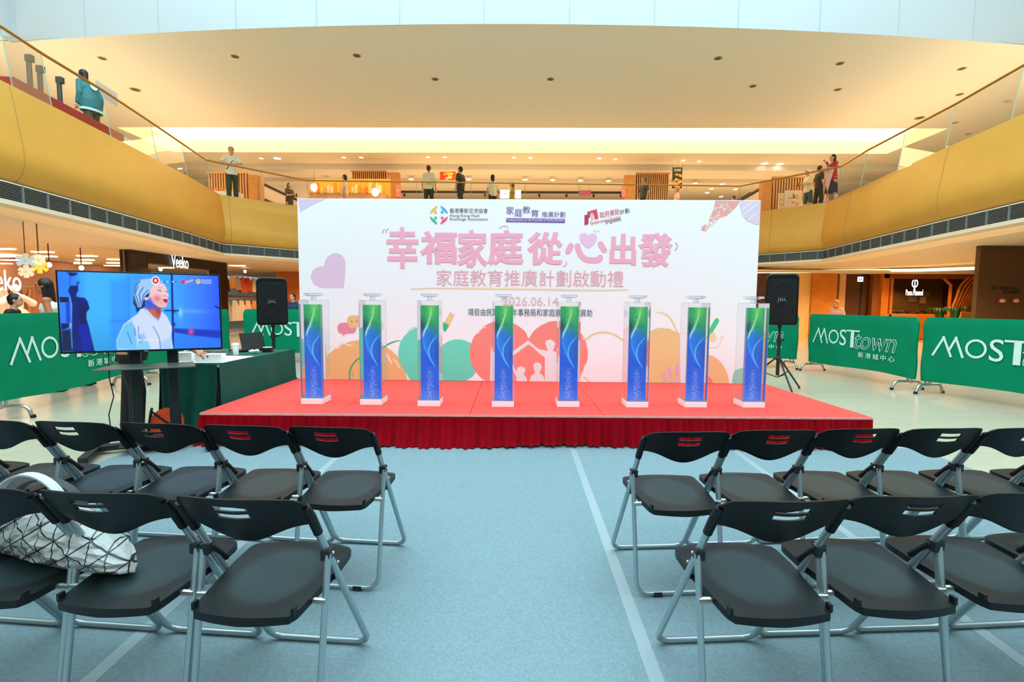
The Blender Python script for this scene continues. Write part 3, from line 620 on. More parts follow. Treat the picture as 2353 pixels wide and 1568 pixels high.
# backrest: curved plate with two slots, parametrised over (u across, t up)
def backrest():
    mb = MB(); hw = .199; nu, nt = 28, 14; us = [-1 + 2 * i / nu for i in range(nu + 1)]
    slots = [(-.28, .24, .72, .825), (-.28, .24, .55, .655)]
    ub = sorted(set([round(u, 3) for u in us] + [-.28, .24])); tb = sorted(set([round(j / nt, 3) for j in range(nt + 1)] + [.72, .825, .55, .655]))
    def P(u, t, s):
        top = .797 - .022 * abs(u) ** 3 - (.02 * max(0, abs(u) - .9) / .1); bot = .640 + .036 * (1 - (1 - min(1, abs(u) * 1.25)) ** 2) if abs(u) < .8 else .676
        bot = .630 + .055 * (.5 - .5 * math.cos(math.pi * min(1, abs(u) / .9)))
        z = bot + (top - bot) * t; y = -.048 * (1 - u * u) + (.775 - z) * .46 / .775 + s * .004 
        return (u * hw, y, z)
    hole = lambda a, b, c, d: any(s[0] - 1e-6 <= a and b <= s[1] + 1e-6 and s[2] - 1e-6 <= c and d <= s[3] + 1e-6 for s in slots)
    nU, nT = len(ub), len(tb)
    vs = [P(u, t, s) for s in (-1, 1) for t in tb for u in ub]; I = lambda s, j, i: s * nU * nT + j * nU + i; fs = []
    solid = {(i, j) for i in range(nU - 1) for j in range(nT - 1) if not hole(ub[i], ub[i + 1], tb[j], tb[j + 1])}
    for i, j in solid:
        fs.append((I(0, j, i), I(0, j, i + 1), I(0, j + 1, i + 1), I(0, j + 1, i))); fs.append((I(1, j, i), I(1, j + 1, i), I(1, j + 1, i + 1), I(1, j, i + 1)))
        for di, dj, a, b in ((-1, 0, (j, i), (j + 1, i)), (1, 0, (j, i + 1), (j + 1, i + 1)), (0, -1, (j, i), (j, i + 1)), (0, 1, (j + 1, i), (j + 1, i + 1))):
            if (i + di, j + dj) not in solid: fs.append((I(0, *a), I(0, *b), I(1, *b), I(1, *a)))
    return mb.add(vs, fs)
backrest().build('backrest', PLA, ch, smooth=True)
def seat():
    mb = MB(); K = 20; out = []
    rear, front = -.012, .385
    vs = []; fs = []
    for s in (0, 1):
        for j in range(K + 1):
            t = j / K; y = rear + (front - rear) * t
            hwid = .158 + .030 * min(1, t * 1.6); hwid -= .05 * max(0, (t - .86) / .14) ** 2 + .012 * max(0, (.06 - t) / .06)
            for i in range(K + 1):
                u = -1 + 2 * i / K; z = .432 + .022 * t
                yy = y + (.02 * (1 - u * u) * (t - .5) * 2 if t > .5 else -.016 * (1 - u * u) * (1 - t * 2))
                dz = -.009 * math.exp(-((u / .72) ** 4 + ((t - .5) / .42) ** 4)) - .012 * max(0, (t - .85) / .15) ** 2
                vs.append((u * hwid, yy, z + dz if s else z - .024 - .006 * (1 - abs(u))))
    N = (K + 1) ** 2; I = lambda s, j, i: s * N + j * (K + 1) + i
    for j in range(K):
        for i in range(K):
            fs.append((I(1, j, i), I(1, j, i + 1), I(1, j + 1, i + 1), I(1, j + 1, i))); fs.append((I(0, j, i), I(0, j + 1, i), I(0, j + 1, i + 1), I(0, j, i + 1)))
    mb.add(vs, fs); 
    for k in range(K):
        a = [(I(0, 0, k), I(0, 0, k + 1), I(1, 0, k + 1), I(1, 0, k)), (I(0, K, k), I(1, K, k), I(1, K, k + 1), I(0, K, k + 1)), (I(0, k, 0), I(1, k, 0), I(1, k + 1, 0), I(0, k + 1, 0)), (I(0, k, K), I(0, k + 1, K), I(1, k + 1, K), I(1, k, K))]
        mb.f += a; mb.m += [0] * 4
    for s in (-1, 1): mb.box((s * .154, .006, .439), (.010, .02, .024))
    return mb
so = seat().build('seat', SEATM, ch, smooth=True)
def oval_seat(m):
    nt = m.node_tree; b = nt.nodes['Principled BSDF']; tc = nt.nodes.new('ShaderNodeTexCoord'); mp = nt.nodes.new('ShaderNodeMapping')
    mp.inputs['Location'].default_value = (0, -.19 / .165, 0); mp.inputs['Scale'].default_value = (1 / .145, 1 / .165, 0); ln = nt.nodes.new('ShaderNodeVectorMath'); ln.operation = 'LENGTH'
    rp = nt.nodes.new('ShaderNodeValToRGB'); rp.color_ramp.elements[0].position = .80; rp.color_ramp.elements[1].position = 1.0
    rp.color_ramp.elements[0].color = (*lin('1d2c2d'), 1); rp.color_ramp.elements[1].color = (*lin('0b1314'), 1)
    L = nt.links.new; L(tc.outputs['Object'], mp.inputs[0]); L(mp.outputs[0], ln.inputs[0]); L(ln.outputs['Value'], rp.inputs[0]); L(rp.outputs[0], b.inputs['Base Color'])
oval_seat(SEATM)
for s in (-1, 1):
    MB().tube([(s * .1935, .012, .752), (s * .1955, .04, .71), (s * .197, .077, .645)], [.0125, .015, .0145], 12).build('backrest_sleeve', PLA, ch, smooth=True)
    m = MB(); m.box((s * .2, .125, .553), (.03, .034, .036)); m.tube([(s * .189, .128, .56), (s * .189, .205, .478)], .011, 8, flat=.8); m.ball((s * .218, .128, .555), .006, 8, 1); m.ball((s * .2, .2, .484), .006, 8, 1); m.build('hinge_bracket', [BLACK, STEEL], ch, bevel=.002, seg=1)
    MB().tube([(s * .17, .21, .425), (s * .205, .21, .426)], .008, 8).build('front_seat_pivot', BLACK, ch); MB().tube([(s * .17, .09, .418), (s * .21, .09, .418)], .01, 8).build('rear_seat_pivot', STEEL, ch)
p = [(-.195, .0, .775), (-.2, .462, .016), (.2, .462, .016), (.195, .0, .775)]
p = [Vector(p[0]), Vector(p[0]).lerp(Vector(p[1]), .93)] + [Vector((-.2, .462, .014)).lerp(Vector((.2, .462, .014)), t) for t in (.0, 1.0)] + [Vector(p[3]).lerp(Vector(p[2]), .93), Vector(p[3])]
MB().tube(soft([(-.1955, .036, .715), (-.2, .462, .014), (.2, .462, .014), (.1955, .036, .715)], .06, 6), .0115, 10).build('front_leg_frame', TUBE, ch, smooth=True)
MB().tube(soft([(-.207, .118, .555), (-.203, .03, .017), (.203, .03, .017), (.207, .118, .555)], .06, 6), .0105, 10).build('rear_leg_frame', TUBE, ch, smooth=True)
for s in (-1, 1):
    MB().tube([(s * .125, .03, .0135), (s * .085, .03, .0135)], .0135, 8).build('rubber_foot', BLACK, ch)
rows = []
FRL = [(-.858, 2.093), (-1.259, 2.105), (-1.669, 2.125), (-2.075, 2.134), (-2.485, 2.15), (-2.895, 2.165)]
FRR = [(.751, 2.09), (1.163, 2.14), (1.577, 2.185), (1.98, 2.212), (2.39, 2.24), (2.80, 2.27)]
RRL = [(-.812, 1.308), (-1.247, 1.337), (-1.67, 1.36), (-2.09, 1.38)]
RRR = [(.785, 1.351), (1.195, 1.40), (1.61, 1.44), (2.025, 1.475)]
lab = {'FL': ['black folding chair on the aisle at the inner end of the left front row', 'second chair from the aisle in the left front row, black folding', 'third black folding chair from the aisle in the left front row', 'fourth black folding chair from the aisle in the left front row', 'fifth chair from the aisle in the left front row, cut by the left picture edge', 'outermost black folding chair of the left front row, only a seat corner showing'],
       'FR': ['black folding chair on the aisle at the inner end of the right front row', 'second chair from the aisle in the right front row, black folding', 'third black folding chair from the aisle in the right front row', 'fourth black folding chair from the aisle in the right front row, beside the carpet edge', 'fifth chair from the aisle in the right front row, cut by the right picture edge', 'outermost black folding chair of the right front row, only a seat corner showing'],
       'RL': ['nearest black folding chair on the aisle in the left back row', 'second black folding chair from the aisle in the left back row, beside the patterned bag', 'black folding chair in the left back row under the patterned handbag', 'outermost black folding chair of the left back row, barely in the picture'],
       'RR': ['nearest black folding chair on the aisle in the right back row', 'second black folding chair from the aisle in the right back row', 'third black folding chair in the right back row, cut by the right picture edge', 'outermost black folding chair of the right back row, only a seat corner showing']}
grp = {'FL': 'left block, front row of folding chairs', 'FR': 'right block, front row of folding chairs', 'RL': 'left block, back row of folding chairs', 'RR': 'right block, back row of folding chairs'}
first = True
for key, L_, a in (('FL', FRL, -4), ('FR', FRR, 5), ('RL', RRL, -3.5), ('RR', RRR, 4.5)):
    for i, (x, y) in enumerate(L_):
        rz = math.radians(a + (rnd.uniform(-.8, .8) if i else 0)); x0 = x; y0 = y + .04
        if first: c = ch; c.location = (x0, y0, .008); c.rotation_euler.z = rz; c['label'] = lab[key][i]; first = False
        else: c = dup(ch, (x0, y0, .008), rz, lab[key][i])
        c['group'] = grp[key]

# ------------------------------------------------------------------ barriers with green covers
LET = mat('barrier_lettering', 'cfe6e2', .5)
def barrier(lab, p0, p1, letters=True):
    p0, p1 = Vector(p0), Vector(p1); L = (p1 - p0).length; rz = math.atan2(p1.y - p0.y, p1.x - p0.x)
    t = thing('crowd_barrier', lab, 'barrier', (p0.x, p0.y, 0), rz, 'steel crowd barriers under green cloth covers')
    MB().tube(soft([(.07, 0, .12), (.07, 0, 1.15), (L - .07, 0, 1.15), (L - .07, 0, .12)], .08), .016, 10).tube([(.03, 0, .24), (L - .03, 0, .24)], .012, 8).build('frame', STEEL, t, smooth=True)
    for k, x in enumerate((.14, L - .14)):
        m = MB(); m.tube([(x, 0, .3), (x, 0, .15)], .02, 10); f = .26
        m.tube(soft([(x, -f, .0), (x, -f * .82, .14), (x, f * .82, .14), (x, f, .0)], .09, 5), .021, 10).build('foot', STEEL, t, smooth=True)
        for s in (-1, 1): MB().tube([(x, s * f, .035), (x, s * (f + .006), .0)], .027, 10).build('rubber_cap', BLACK, t)
    # cloth cover: closed sleeve over the frame
    K, J = 70, 12; r = random.Random(int(p0.x * 100)); ph = [r.uniform(0, 6) for _ in range(4)]; vs = []
    for sd in (-1, 1):
        for j in range(J + 1):
            tt = j / J; z = .2 + 1.0 * tt
            for i in range(K + 1):
                u = i / K; x = L * u; e = min(u, 1 - u) * L; rc = .09
                zz = z; corner = max(0, rc - e)
                if tt > .9: zz -= (rc - math.sqrt(max(0, rc * rc - corner * corner))) * (tt - .9) / .1
                wv = .006 * math.sin(x * 9 + ph[0] + tt * 2) * (1 - tt) + .008 * math.sin(x * 4 + ph[1] + 3 * tt) + .016 * math.exp(-(e / .16) ** 2) * math.sin(tt * 9 + ph[2] + x * 14)
                th = .034 * (1 if e > .02 else .5) * (1 if tt < .97 else .5)
                vs.append((x, sd * th + (wv if sd < 0 else wv * .8) * (.3 + .7 * (1 - tt)), zz + (.02 * math.sin(x * 2.2 + ph[3]) if j == 0 else 0)))
    N = (J + 1) * (K + 1); I = lambda s_, j, i: s_ * N + j * (K + 1) + i; fs = []
    for j in range(J):
        for i in range(K): fs += [(I(0, j, i), I(0, j, i + 1), I(0, j + 1, i + 1), I(0, j + 1, i)), (I(1, j, i), I(1, j + 1, i), I(1, j + 1, i + 1), I(1, j, i + 1))]
        fs += [(I(0, j, 0), I(0, j + 1, 0), I(1, j + 1, 0), I(1, j, 0)), (I(0, j, K), I(1, j, K), I(1, j + 1, K), I(0, j + 1, K))]
    fs += [(I(0, J, i), I(0, J, i + 1), I(1, J, i + 1), I(1, J, i)) for i in range(K)]
    cv = MB().add(vs, fs).build('green_cover', GREEN, t, smooth=True)
    if letters:
        y = -.0445; w_ = .034; q = L * .07; e = L / 2.6
        m = MB()
        zz_ = [0]
        def st(pts, th=w_): zz_[0] += .0004; m.add([(q + a * e, y - zz_[0], b) for a, b in stroke(pts, th)], [tuple(range(len(pts) * 2))])
        st([(.0, .61), (.155, .91)]); st([(.14, .92), (.27, .61)]); st([(.235, .71), (.33, .92)]); st([(.315, .92), (.43, .615)])
        c = circ(.59, .765, .138, .138, n=40); m.add([(q + a * e, y, b) for a, b in c] + [(q + (.59 + (a - .59) * .76) * e, y, .765 + (b - .765) * .76) for a, b in c], [(i, (i + 1) % 40, 40 + (i + 1) % 40, 40 + i) for i in range(40)])
        m.build('lettering_mo', LET, t)
        text('lettering_s', 'S', LET, t, q + .76 * e, .61, q + .93 * e, .92, y=y, ext=.003)
        m = MB()
        st([(.93, .905), (1.26, .905)], .03); st([(1.085, .59), (1.085, .92)], .085); m.build('lettering_t', LET, t)
        text('lettering_town', 'town', LET, t, q + 1.14 * e, .575, q + 2.07 * e, .86, y=y, shear=.25, outline=.012)
        text('lettering_chinese', '新港城中心', LET, t, q + 1.25 * e, .425, q + 2.05 * e, .525, y=y, ext=.003, space=1.45)
    return t
barrier('green covered barrier on the right, first one right of the tripod speaker', (6.2, 10.45, 0), (6.38, 7.85, 0))
barrier('nearest green covered barrier at the right picture edge, lettering cut off', (6.43, 7.8, 0), (6.98, 5.27, 0))
barrier('green covered barrier half hidden behind the right end of the backdrop', (3.5, 10.62, 0), (6.08, 10.68, 0))
barrier('nearest green covered barrier at the left picture edge, partly behind the television', (-5.86, 5.22, 0), (-6.3, 7.75, 0))
barrier('green covered barrier seen between the television and the laptop', (-6.33, 7.9, 0), (-6.36, 10.4, 0))
barrier('green covered barrier behind the left speaker and the end of the backdrop', (-6.22, 10.75, 0), (-3.66, 10.8, 0))

# ------------------------------------------------------------------ tripod speakers
def speaker(lab, lab2, x, y, zb, w_, h_, d_, rz, pole_base=0.0):
    s = thing('speaker_stand', lab2, 'speaker stand', (x, y, 0), rz)
    MB().tube([(0, 0, .35), (0, 0, zb - .02)], .019, 12).tube([(0, 0, .25), (0, 0, .8)], .026, 12).build('pole', MATTE, s, smooth=True)
    MB().lathe((0, 0, .78), [(.035, 0), (.04, .03), (.03, .08)], 12).build('collar', BLACK, s); MB().ball((.06, 0, .82), .02, 8).tube([(.02, 0, .82), (.06, 0, .82)], .008, 6).build('knob', BLACK, s)
    MB().lathe((0, 0, .5), [(.04, 0), (.045, .03), (.03, .06)], 12).build('hub', BLACK, s)
    for k in range(3):
        a = math.radians(-70 + 120 * k); q = (math.cos(a) * .55, math.sin(a) * .55)
        g = MB().box((0, 0, 0), (.001, .001, .001)) if False else MB()
        g.tube([(q[0] * .06, q[1] * .06, .53), (q[0], q[1], .025)], .013, 8).build('leg', MATTE, s)
        MB().tube([(0, 0, .22), (q[0] * .45, q[1] * .45, .3)], .008, 6).build('brace', MATTE, s); MB().ball((q[0], q[1], .02), .02, 8).build('rubber_foot', BLACK, s)
    b = thing('loudspeaker', lab, 'loudspeaker', (x, y, zb), rz)
    hw, r = w_ / 2, .075
    poly = [(hw - r + r * math.cos(a), h_ - r + r * math.sin(a)) for a in [math.pi / 2 * i / 6 for i in range(7)]] + [(-hw + r + r * math.cos(a), h_ - r + r * math.sin(a)) for a in [math.pi / 2 + math.pi / 2 * i / 6 for i in range(7)]]
    poly += [(-hw + r * .4 - .0 + r * .6 * math.cos(a) + .01, r * .6 + r * .6 * math.sin(a)) for a in [math.pi + math.pi / 2 * i / 4 for i in range(5)]] + [(hw - r * .4 - .01 + r * .6 * math.cos(a), r * .6 + r * .6 * math.sin(a)) for a in [1.5 * math.pi + math.pi / 2 * i / 4 for i in range(5)]]
    MB().prism(poly, -d_ / 2, d_ / 2).build('cabinet', mat('speaker_cabinet', '070b0d', .3, spec=.35), b, bevel=.02, seg=3)
    sc = .9; MB().prism([(p[0] * sc, .03 + p[1] * .86) for p in poly], -d_ / 2 - .006, -d_ / 2 + .02).build('grille', mat('speaker_grille', '0b0f12', .6, spec=.25, bump=.5, scale=250), b, bevel=.006)
    for zc in (h_ * .29, h_ * .68):
        MB().tube([(math.cos(a) * w_ * .27, -d_ / 2 - .006, zc + math.sin(a) * w_ * .27) for a in [2 * math.pi * i / 28 for i in range(28)]], .008, 6, closed=True).build('driver_ring', mat('driver_ring', '141a1d', .4), b, smooth=True)
    MB().box((0, -.02, h_ - .014), (w_ * .62, .06, .01)).build('control_strip', mat('control_strip', '4a6a70', .25), b)
    text('badge', 'JBL', mat('speaker_badge', '8d9598', .35, .5), b, -w_ * .15, h_ * .45, w_ * .15, h_ * .53, y=-d_ / 2 - .008, ext=.003)
    MB().tube([(0, 0, -.04), (0, 0, .02)], .03, 12).build('pole_socket', BLACK, b)
speaker('black loudspeaker on a tripod behind the green table, left of the backdrop', 'black tripod stand holding the left loudspeaker behind the table', -3.93, 7.6, 1.0, .43, .74, .36, .46)
speaker('black loudspeaker on a tripod at the right end of the backdrop', 'black tripod stand holding the right loudspeaker beside the stage', 4.12, 7.75, 1.06, .44, .80, .36, -.42)

# ------------------------------------------------------------------ television on its stand
DL, DR = 3.985, 4.57
TLc, TRc = Vector((-3.845, 3.95, 0)), Vector((-2.815, 4.50, 0))
TW = (TRc - TLc).length; TRZ = math.atan2(TRc.y - TLc.y, TRc.x - TLc.x); TC = (TLc + TRc) / 2; TH = .700; TZ = .906
def tv_image(K=380, R_=210):
    X, Y = np.meshgrid((np.arange(K) + .5) / K, (np.arange(R_) + .5) / R_)
    s = X; t = s * DR / (DL + (DR - DL) * s)                      # position across the screen as the crop shows it
    v = Y; top = 125 + t * 70; bot = 1265 - t * 135; xl = 30 + 60 * v; xr = 2250 + 25 * v; PX = xl + t * (xr - xl); PY = top + v * (bot - top)
    im = np.zeros((R_, K, 3))
    def ramp(t_, st): return np.stack([np.interp(t_, [q[0] for q in st], [nlin(q[1])[c] for q in st]) for c in range(3)], -1)
    im[:] = ramp(PX, [(0, '2f7dff'), (250, '2a86ff'), (450, '3fb2ff'), (900, '3ab4ff'), (1150, '3a9cff'), (1600, '3aa8ff'), (1900, '3a86ff'), (2250, '2b5cff')])
    im *= (1 - .25 * np.clip((PY - 700) / 500, 0, 1))[..., None]
    P = lambda pts, col, b=14, a=1.0: over(im, polymask(PX, PY, pts, b) * a, col)
    Ln = lambda pts, w_, col, b=10, a=1.0: over(im, linemask(PX, PY, pts, w_, b) * a, col)
    P([(770, 250), (1020, 230), (1040, 1200), (760, 1200)], '2f86ff', 90, .55); Ln([(1020, 190), (1025, 1200)], 30, '2f7cf0', 30, .6); Ln([(770, 810), (1050, 800)], 30, '2a6af0', 30, .5)
    P([(1640, 890), (2270, 905), (2270, 1010), (1900, 985), (1640, 950)], '1238c0', 25); P([(1640, 960), (1900, 990), (2270, 1015), (2270, 1140), (1640, 1170)], '2a7cff', 20, .8)
    over(im, np.exp(-((PX - 1870) ** 2 + (PY - 930) ** 2) / 900), 'f04a84'); over(im, .8 * np.exp(-((PX - 1730) / 26) ** 2 - ((PY - 680) / 60) ** 2), '86e4ff'); over(im, .3 * np.exp(-((PX - 1880) / 180) ** 2 - ((PY - 660) / 25) ** 2), '7ad0ff')
    # left figure in silhouette and the rig beside it
    P([(165, 135), (320, 150), (300, 185), (215, 200)], '121a52', 20); Ln([(218, 200), (205, 300)], 26, '1c44c0', 20, .6)
    P([(55, 485), (190, 485), (200, 560), (70, 560)], '101a4a', 12); P([(150, 560), (205, 560), (215, 850), (150, 850)], '1a3cc8', 20, .9); P([(80, 855), (210, 855), (210, 900), (85, 960)], '0a1460', 15); P([(85, 960), (210, 930), (240, 1250), (90, 1260)], '060d3a', 25, .95)
    P([(215, 420), (240, 420), (250, 1200), (225, 1200)], '4aa4ff', 10, .8)
    P([(212, 325), (325, 325), (325, 400), (298, 440), (300, 480), (420, 495), (455, 545), (482, 640), (440, 695), (435, 780), (470, 900), (505, 1060), (550, 1250), (240, 1255), (230, 1000), (232, 800), (238, 600), (215, 470), (180, 400)], '071a78', 14)
    P([(330, 870), (440, 860), (480, 1000), (500, 1220), (380, 1240), (350, 1050)], '1020b8', 40, .7); P([(340, 600), (430, 600), (420, 860), (340, 860)], '051040', 40, .6); over(im, np.exp(-((PX - 320) ** 2 + (PY - 285) ** 2) / 420), '0a2090')
    Ln([(300, 340), (322, 290)], 16, '0a2090'); over(im, .9 * np.exp(-((PX - 212) / 14) ** 2 - ((PY - 880) / 30) ** 2), '9ac8ff')
    # mast
    Ln([(1615, 185), (1625, 1170)], 30, '0a2296', 10); Ln([(1520, 655), (1700, 655)], 20, '0a2296', 14); over(im, np.exp(-((PX - 1635) ** 2 + (PY - 665) ** 2) / 700), '0a1c80'); over(im, np.exp(-((PX - 1640) ** 2 + (PY - 840) ** 2) / 600), '0a1c80'); Ln([(2205, 590), (2262, 620)], 22, '0c1c60')
    # singer
    P([(1130, 480), (1250, 480), (1250, 600), (1190, 640), (1130, 690), (1110, 600), (1080, 575)], '0f2a70', 12)
    P([(1290, 585), (1460, 600), (1465, 690), (1430, 775), (1330, 720), (1260, 640)], 'c4644e', 10); P([(1360, 600), (1460, 620), (1465, 690), (1440, 740), (1390, 680)], '8a3838', 30, .7)
    P([(1310, 380), (1360, 300), (1440, 280), (1505, 300), (1545, 360), (1552, 400), (1572, 462), (1560, 480), (1552, 495), (1565, 515), (1560, 545), (1545, 560), (1535, 600), (1490, 615), (1420, 605), (1340, 560), (1300, 520), (1285, 460)], 'f0c8cc', 8)
    over(im, .8 * np.exp(-((PX - 1410) / 60) ** 2 - ((PY - 495) / 50) ** 2) * (PX < 1560), 'dc5a6e'); over(im, .55 * np.exp(-((PX - 1480) / 60) ** 2 - ((PY - 560) / 40) ** 2), 'e8907c')
    P([(1250, 500), (1320, 480), (1370, 560), (1420, 600), (1400, 640), (1300, 640), (1250, 620)], '2c4ed8', 34, .85)
    P([(1228, 500), (1245, 480), (1290, 488), (1295, 510), (1250, 520)], 'f0c0c4', 6); P([(1320, 372), (1300, 470), (1275, 475), (1240, 480), (1290, 400)], '12246a', 10)
    P([(1180, 245), (1340, 228), (1440, 250), (1445, 300), (1380, 300), (1325, 370), (1300, 420), (1240, 465), (1215, 545), (1190, 610), (1150, 620), (1105, 560), (1090, 470), (1095, 400), (1130, 310)], '9ccbf4', 8)
    for a_, b_, c_ in (((1150, 330), (1110, 430), (1170, 600)), ((1220, 350), (1165, 440), (1190, 580)), ((1290, 380), (1225, 450), (1205, 550)), ((1180, 260), (1120, 330), (1100, 420))): Ln([a_, b_, c_], 16, '2448b4', 12, .85)
    P([(1085, 430), (1120, 520), (1150, 610), (1140, 670), (1100, 590), (1080, 560)], '14307a', 14, .9)
    Ln([(1418, 385), (1445, 388), (1470, 395)], 10, '1a1c40', 5); Ln([(1525, 398), (1552, 406)], 9, '1a1c40', 5); Ln([(1425, 352), (1480, 352)], 5, '7a5060', 5, .8); Ln([(1495, 458), (1530, 462), (1552, 468)], 7, 'b0485c', 6); Ln([(1535, 400), (1545, 440)], 5, 'd8a0a8', 6, .6)
    P([(1485, 505), (1530, 498), (1562, 512), (1550, 530), (1562, 548), (1530, 556), (1500, 530)], 'b8243c', 5); P([(1505, 512), (1545, 510), (1540, 525)], '5a1020', 4)
    P([(1225, 635), (1275, 650), (1360, 740), (1425, 790), (1450, 740), (1470, 665), (1540, 730), (1595, 840), (1612, 880), (1600, 1010), (1625, 1170), (870, 1210), (850, 1180), (845, 1080), (900, 950), (950, 850), (1050, 770), (1150, 700), (1180, 640)], 'cddcf8', 8)
    P([(850, 1200), (845, 1080), (905, 950), (960, 850), (1060, 800), (1100, 880), (1120, 1010), (1140, 1200)], '55bdf6', 40, .85); P([(1150, 1000), (1220, 960), (1300, 1120), (1320, 1200), (1130, 1200)], '6cc6f4', 30, .8); P([(1440, 1100), (1600, 1000), (1620, 1180), (1430, 1190)], '86c8f6', 30, .6)
    for pts in ([(1350, 870), (1395, 940), (1440, 1040), (1450, 1170)], [(1150, 880), (1150, 960), (1180, 1100)], [(1095, 900), (1110, 1000)], [(1000, 960), (1060, 1120)]): Ln(pts, 14, '2b6cb8', 12, .8)
    Ln([(1240, 650), (1330, 740), (1425, 800), (1475, 690)], 5, '93a6cc', 5)
    # marks on the screen
    over(im, np.clip((62 - np.hypot(PX - 1393, PY - 255)) / 8, 0, 1), 'f4eef4'); over(im, np.clip((46 - np.hypot(PX - 1393, PY - 255)) / 6, 0, 1), 'c81c3c')
    P([(1393 + (28 if i % 2 == 0 else 13) * math.sin(math.pi * i / 5), 255 - (28 if i % 2 == 0 else 13) * math.cos(math.pi * i / 5)) for i in range(10)], 'fbeef0', 4)
    for i in range(6): Ln([(1470 + 38 * i, 270), (1484 + 38 * i, 272)], 14, '1a3c86' if i % 2 else 'dfe8ff', 6, .8)
    P([(1745, 300), (1752, 250), (1790, 245), (1792, 290), (1770, 300)], 'e0244c', 8); P([(1795, 270), (1905, 235), (1908, 262), (1800, 295)], 'f0a0c0', 12, .8)
    over(im, np.clip((36 - np.hypot(PX - 1975, PY - 268)) / 8, 0, 1), 'f4c060'); P([(1960, 250), (1990, 250), (1978, 290)], '5aa0d0', 6, .8)
    for y_ in (250, 275, 293): Ln([(2022, y_), (2150, y_ + 2)], 8 if y_ < 290 else 4, 'e6efff', 6, .85)
    for i in range(7): Ln([(1155 + 38 * i, 1062), (1180 + 38 * i, 1066)], 26, 'f4f6ff' if i != 1 else 'b8c8e8', 6, .8); Ln([(1160 + 38 * i, 1068), (1175 + 38 * i, 1068)], 8, '3c4a70', 5, .8)
    return im
tv = thing('television', 'large flat television showing a woman in a pale headscarf on a blue set', 'television', (TC.x, TC.y, TZ), TRZ)
MB().box((0, .022, TH / 2), (TW, .04, TH)).build('bezel', mat('tv_bezel', '0c1216', .25), tv, bevel=.003)
painted('screen', tv_image(), TW - .026, TH - .03, vcmat('tv_display', .82, .25), tv, (0, -.0005, .018))
MB().box((0, .06, TH / 2), (TW * .6, .05, TH * .6)).build('rear_housing', BLACK, tv, bevel=.01)
MB().box((.0, .0, .006), (.03, .004, .006)).build('brand_mark', mat('tv_mark', '9aa4a8', .4), tv)
sd = thing('television_stand', 'black wheeled television stand with two posts and a shelf', 'television stand', (TC.x + .03, TC.y + .02, 0), TRZ)
COL = mat('stand_dark_metal', '1b2425', .45, .3)
for x in (-.14, .14): MB().box((x, .115, .72), (.085, .05, 1.3)).build('post', COL, sd, bevel=.012)
MB().box((0, .085, 1.25), (.5, .012, .35)).build('mounting_plate', COL, sd)
poly = [(-.36, -.27), (.36, -.27), (.3, .1), (-.3, .1)]
MB().prism([(a, b) for a, b in poly], .776, .79, axis='z').build('shelf', mat('stand_shelf', '4a5653', .3), sd, bevel=.004)
MB().box((0, .08, .055), (.95, .07, .05)).box((-.44, .02, .055), (.07, .62, .05)).box((.44, .02, .055), (.07, .62, .05)).box((0, .06, .085), (.5, .36, .012)).build('base_frame', COL, sd, bevel=.008)
for x in (-.44, .44):
    for y in (-.26, .3):
        c = MB().tube([(x - .018, y, .027), (x + .018, y, .027)], .026, 14).build('caster_wheel', BLACK, sd, smooth=True); MB().box((x, y + .005, .045), (.05, .03, .02)).build('caster_fork', STEEL, c)

# ------------------------------------------------------------------ cloth-covered table and what lies on it
tx0, tx1, ty0, ty1, tz = -3.75, -3.14, 4.93, 6.62, .71
tb = thing('folding_table', 'long table under a floor length dark green velvet cloth, left of the stage', 'table', ((tx0 + tx1) / 2, (ty0 + ty1) / 2, 0))
hx, hy = (tx1 - tx0) / 2, (ty1 - ty0) / 2
MB().box((0, 0, tz - .022), (hx * 2 - .02, hy * 2 - .02, .03)).build('tabletop', WHITE, tb)
for x in (-1, 1):
    for y in (-1, 1): MB().tube([(x * (hx - .08), y * (hy - .12), 0), (x * (hx - .08), y * (hy - .12), tz - .03)], .014, 8).build('leg', STEEL, tb)
m = MB(); K = 24; m.add([(-hx + 2 * hx * i / K, -hy + 2 * hy * j / K, tz - .004 + .0015 * math.sin(i * 1.1 + j)) for j in range(K + 1) for i in range(K + 1)], [(j * (K + 1) + i, j * (K + 1) + i + 1, (j + 1) * (K + 1) + i + 1, (j + 1) * (K + 1) + i) for j in range(K) for i in range(K)])
cs = [(-hx, -hy), (hx, -hy), (hx, hy), (-hx, hy)]
for i in range(4): pleat(cs[i], cs[(i + 1) % 4], .012, tz - .003, m, 20 + i, amp=(.04, .012, .03, .03)[i], flare=(.05, .01, .04, .04)[i], freq=(30, 9, 20, 20)[i], uneven=.8)
tc = m.build('tablecloth', VELVET, None, loc=((tx0 + tx1) / 2, (ty0 + ty1) / 2, 0), smooth=True); tag(tc, 'dark green velvet cloth draped to the floor over the table beside the stage', 'tablecloth')
PAP = mat('paper_white', 'f3f4ee', .6)
def on(px, py, z=None): p = at(px, py, z=z or tz + .003); return p
def flat(lab, pts, col, th=.004, cat='paper'):
    P = [on(*p) for p in pts]; c = sum(P, Vector()) / len(P)
    return tag(MB().prism([(p.x - c.x, p.y - c.y) for p in P], 0, th, axis='z').build('paper_sheet', mat('sheet_' + col, col, .6), loc=(c.x, c.y, tz + .001)), lab, cat)
flat('large pale sheet of paper at the near corner of the green table', [(424, 835), (512, 834), (584, 819), (520, 818), (470, 822)], 'f2f3ec')
flat('yellowish paper lying under the white boxes on the table', [(400, 834), (440, 834.5), (452, 829), (410, 829)], 'eef0dc', .003)
c = on(428, 829); t = thing('open_paper_box', 'open white paper box under the outstretched hand, near end of the table', 'box', (c.x - .02, c.y + .02, tz + .004), .3)
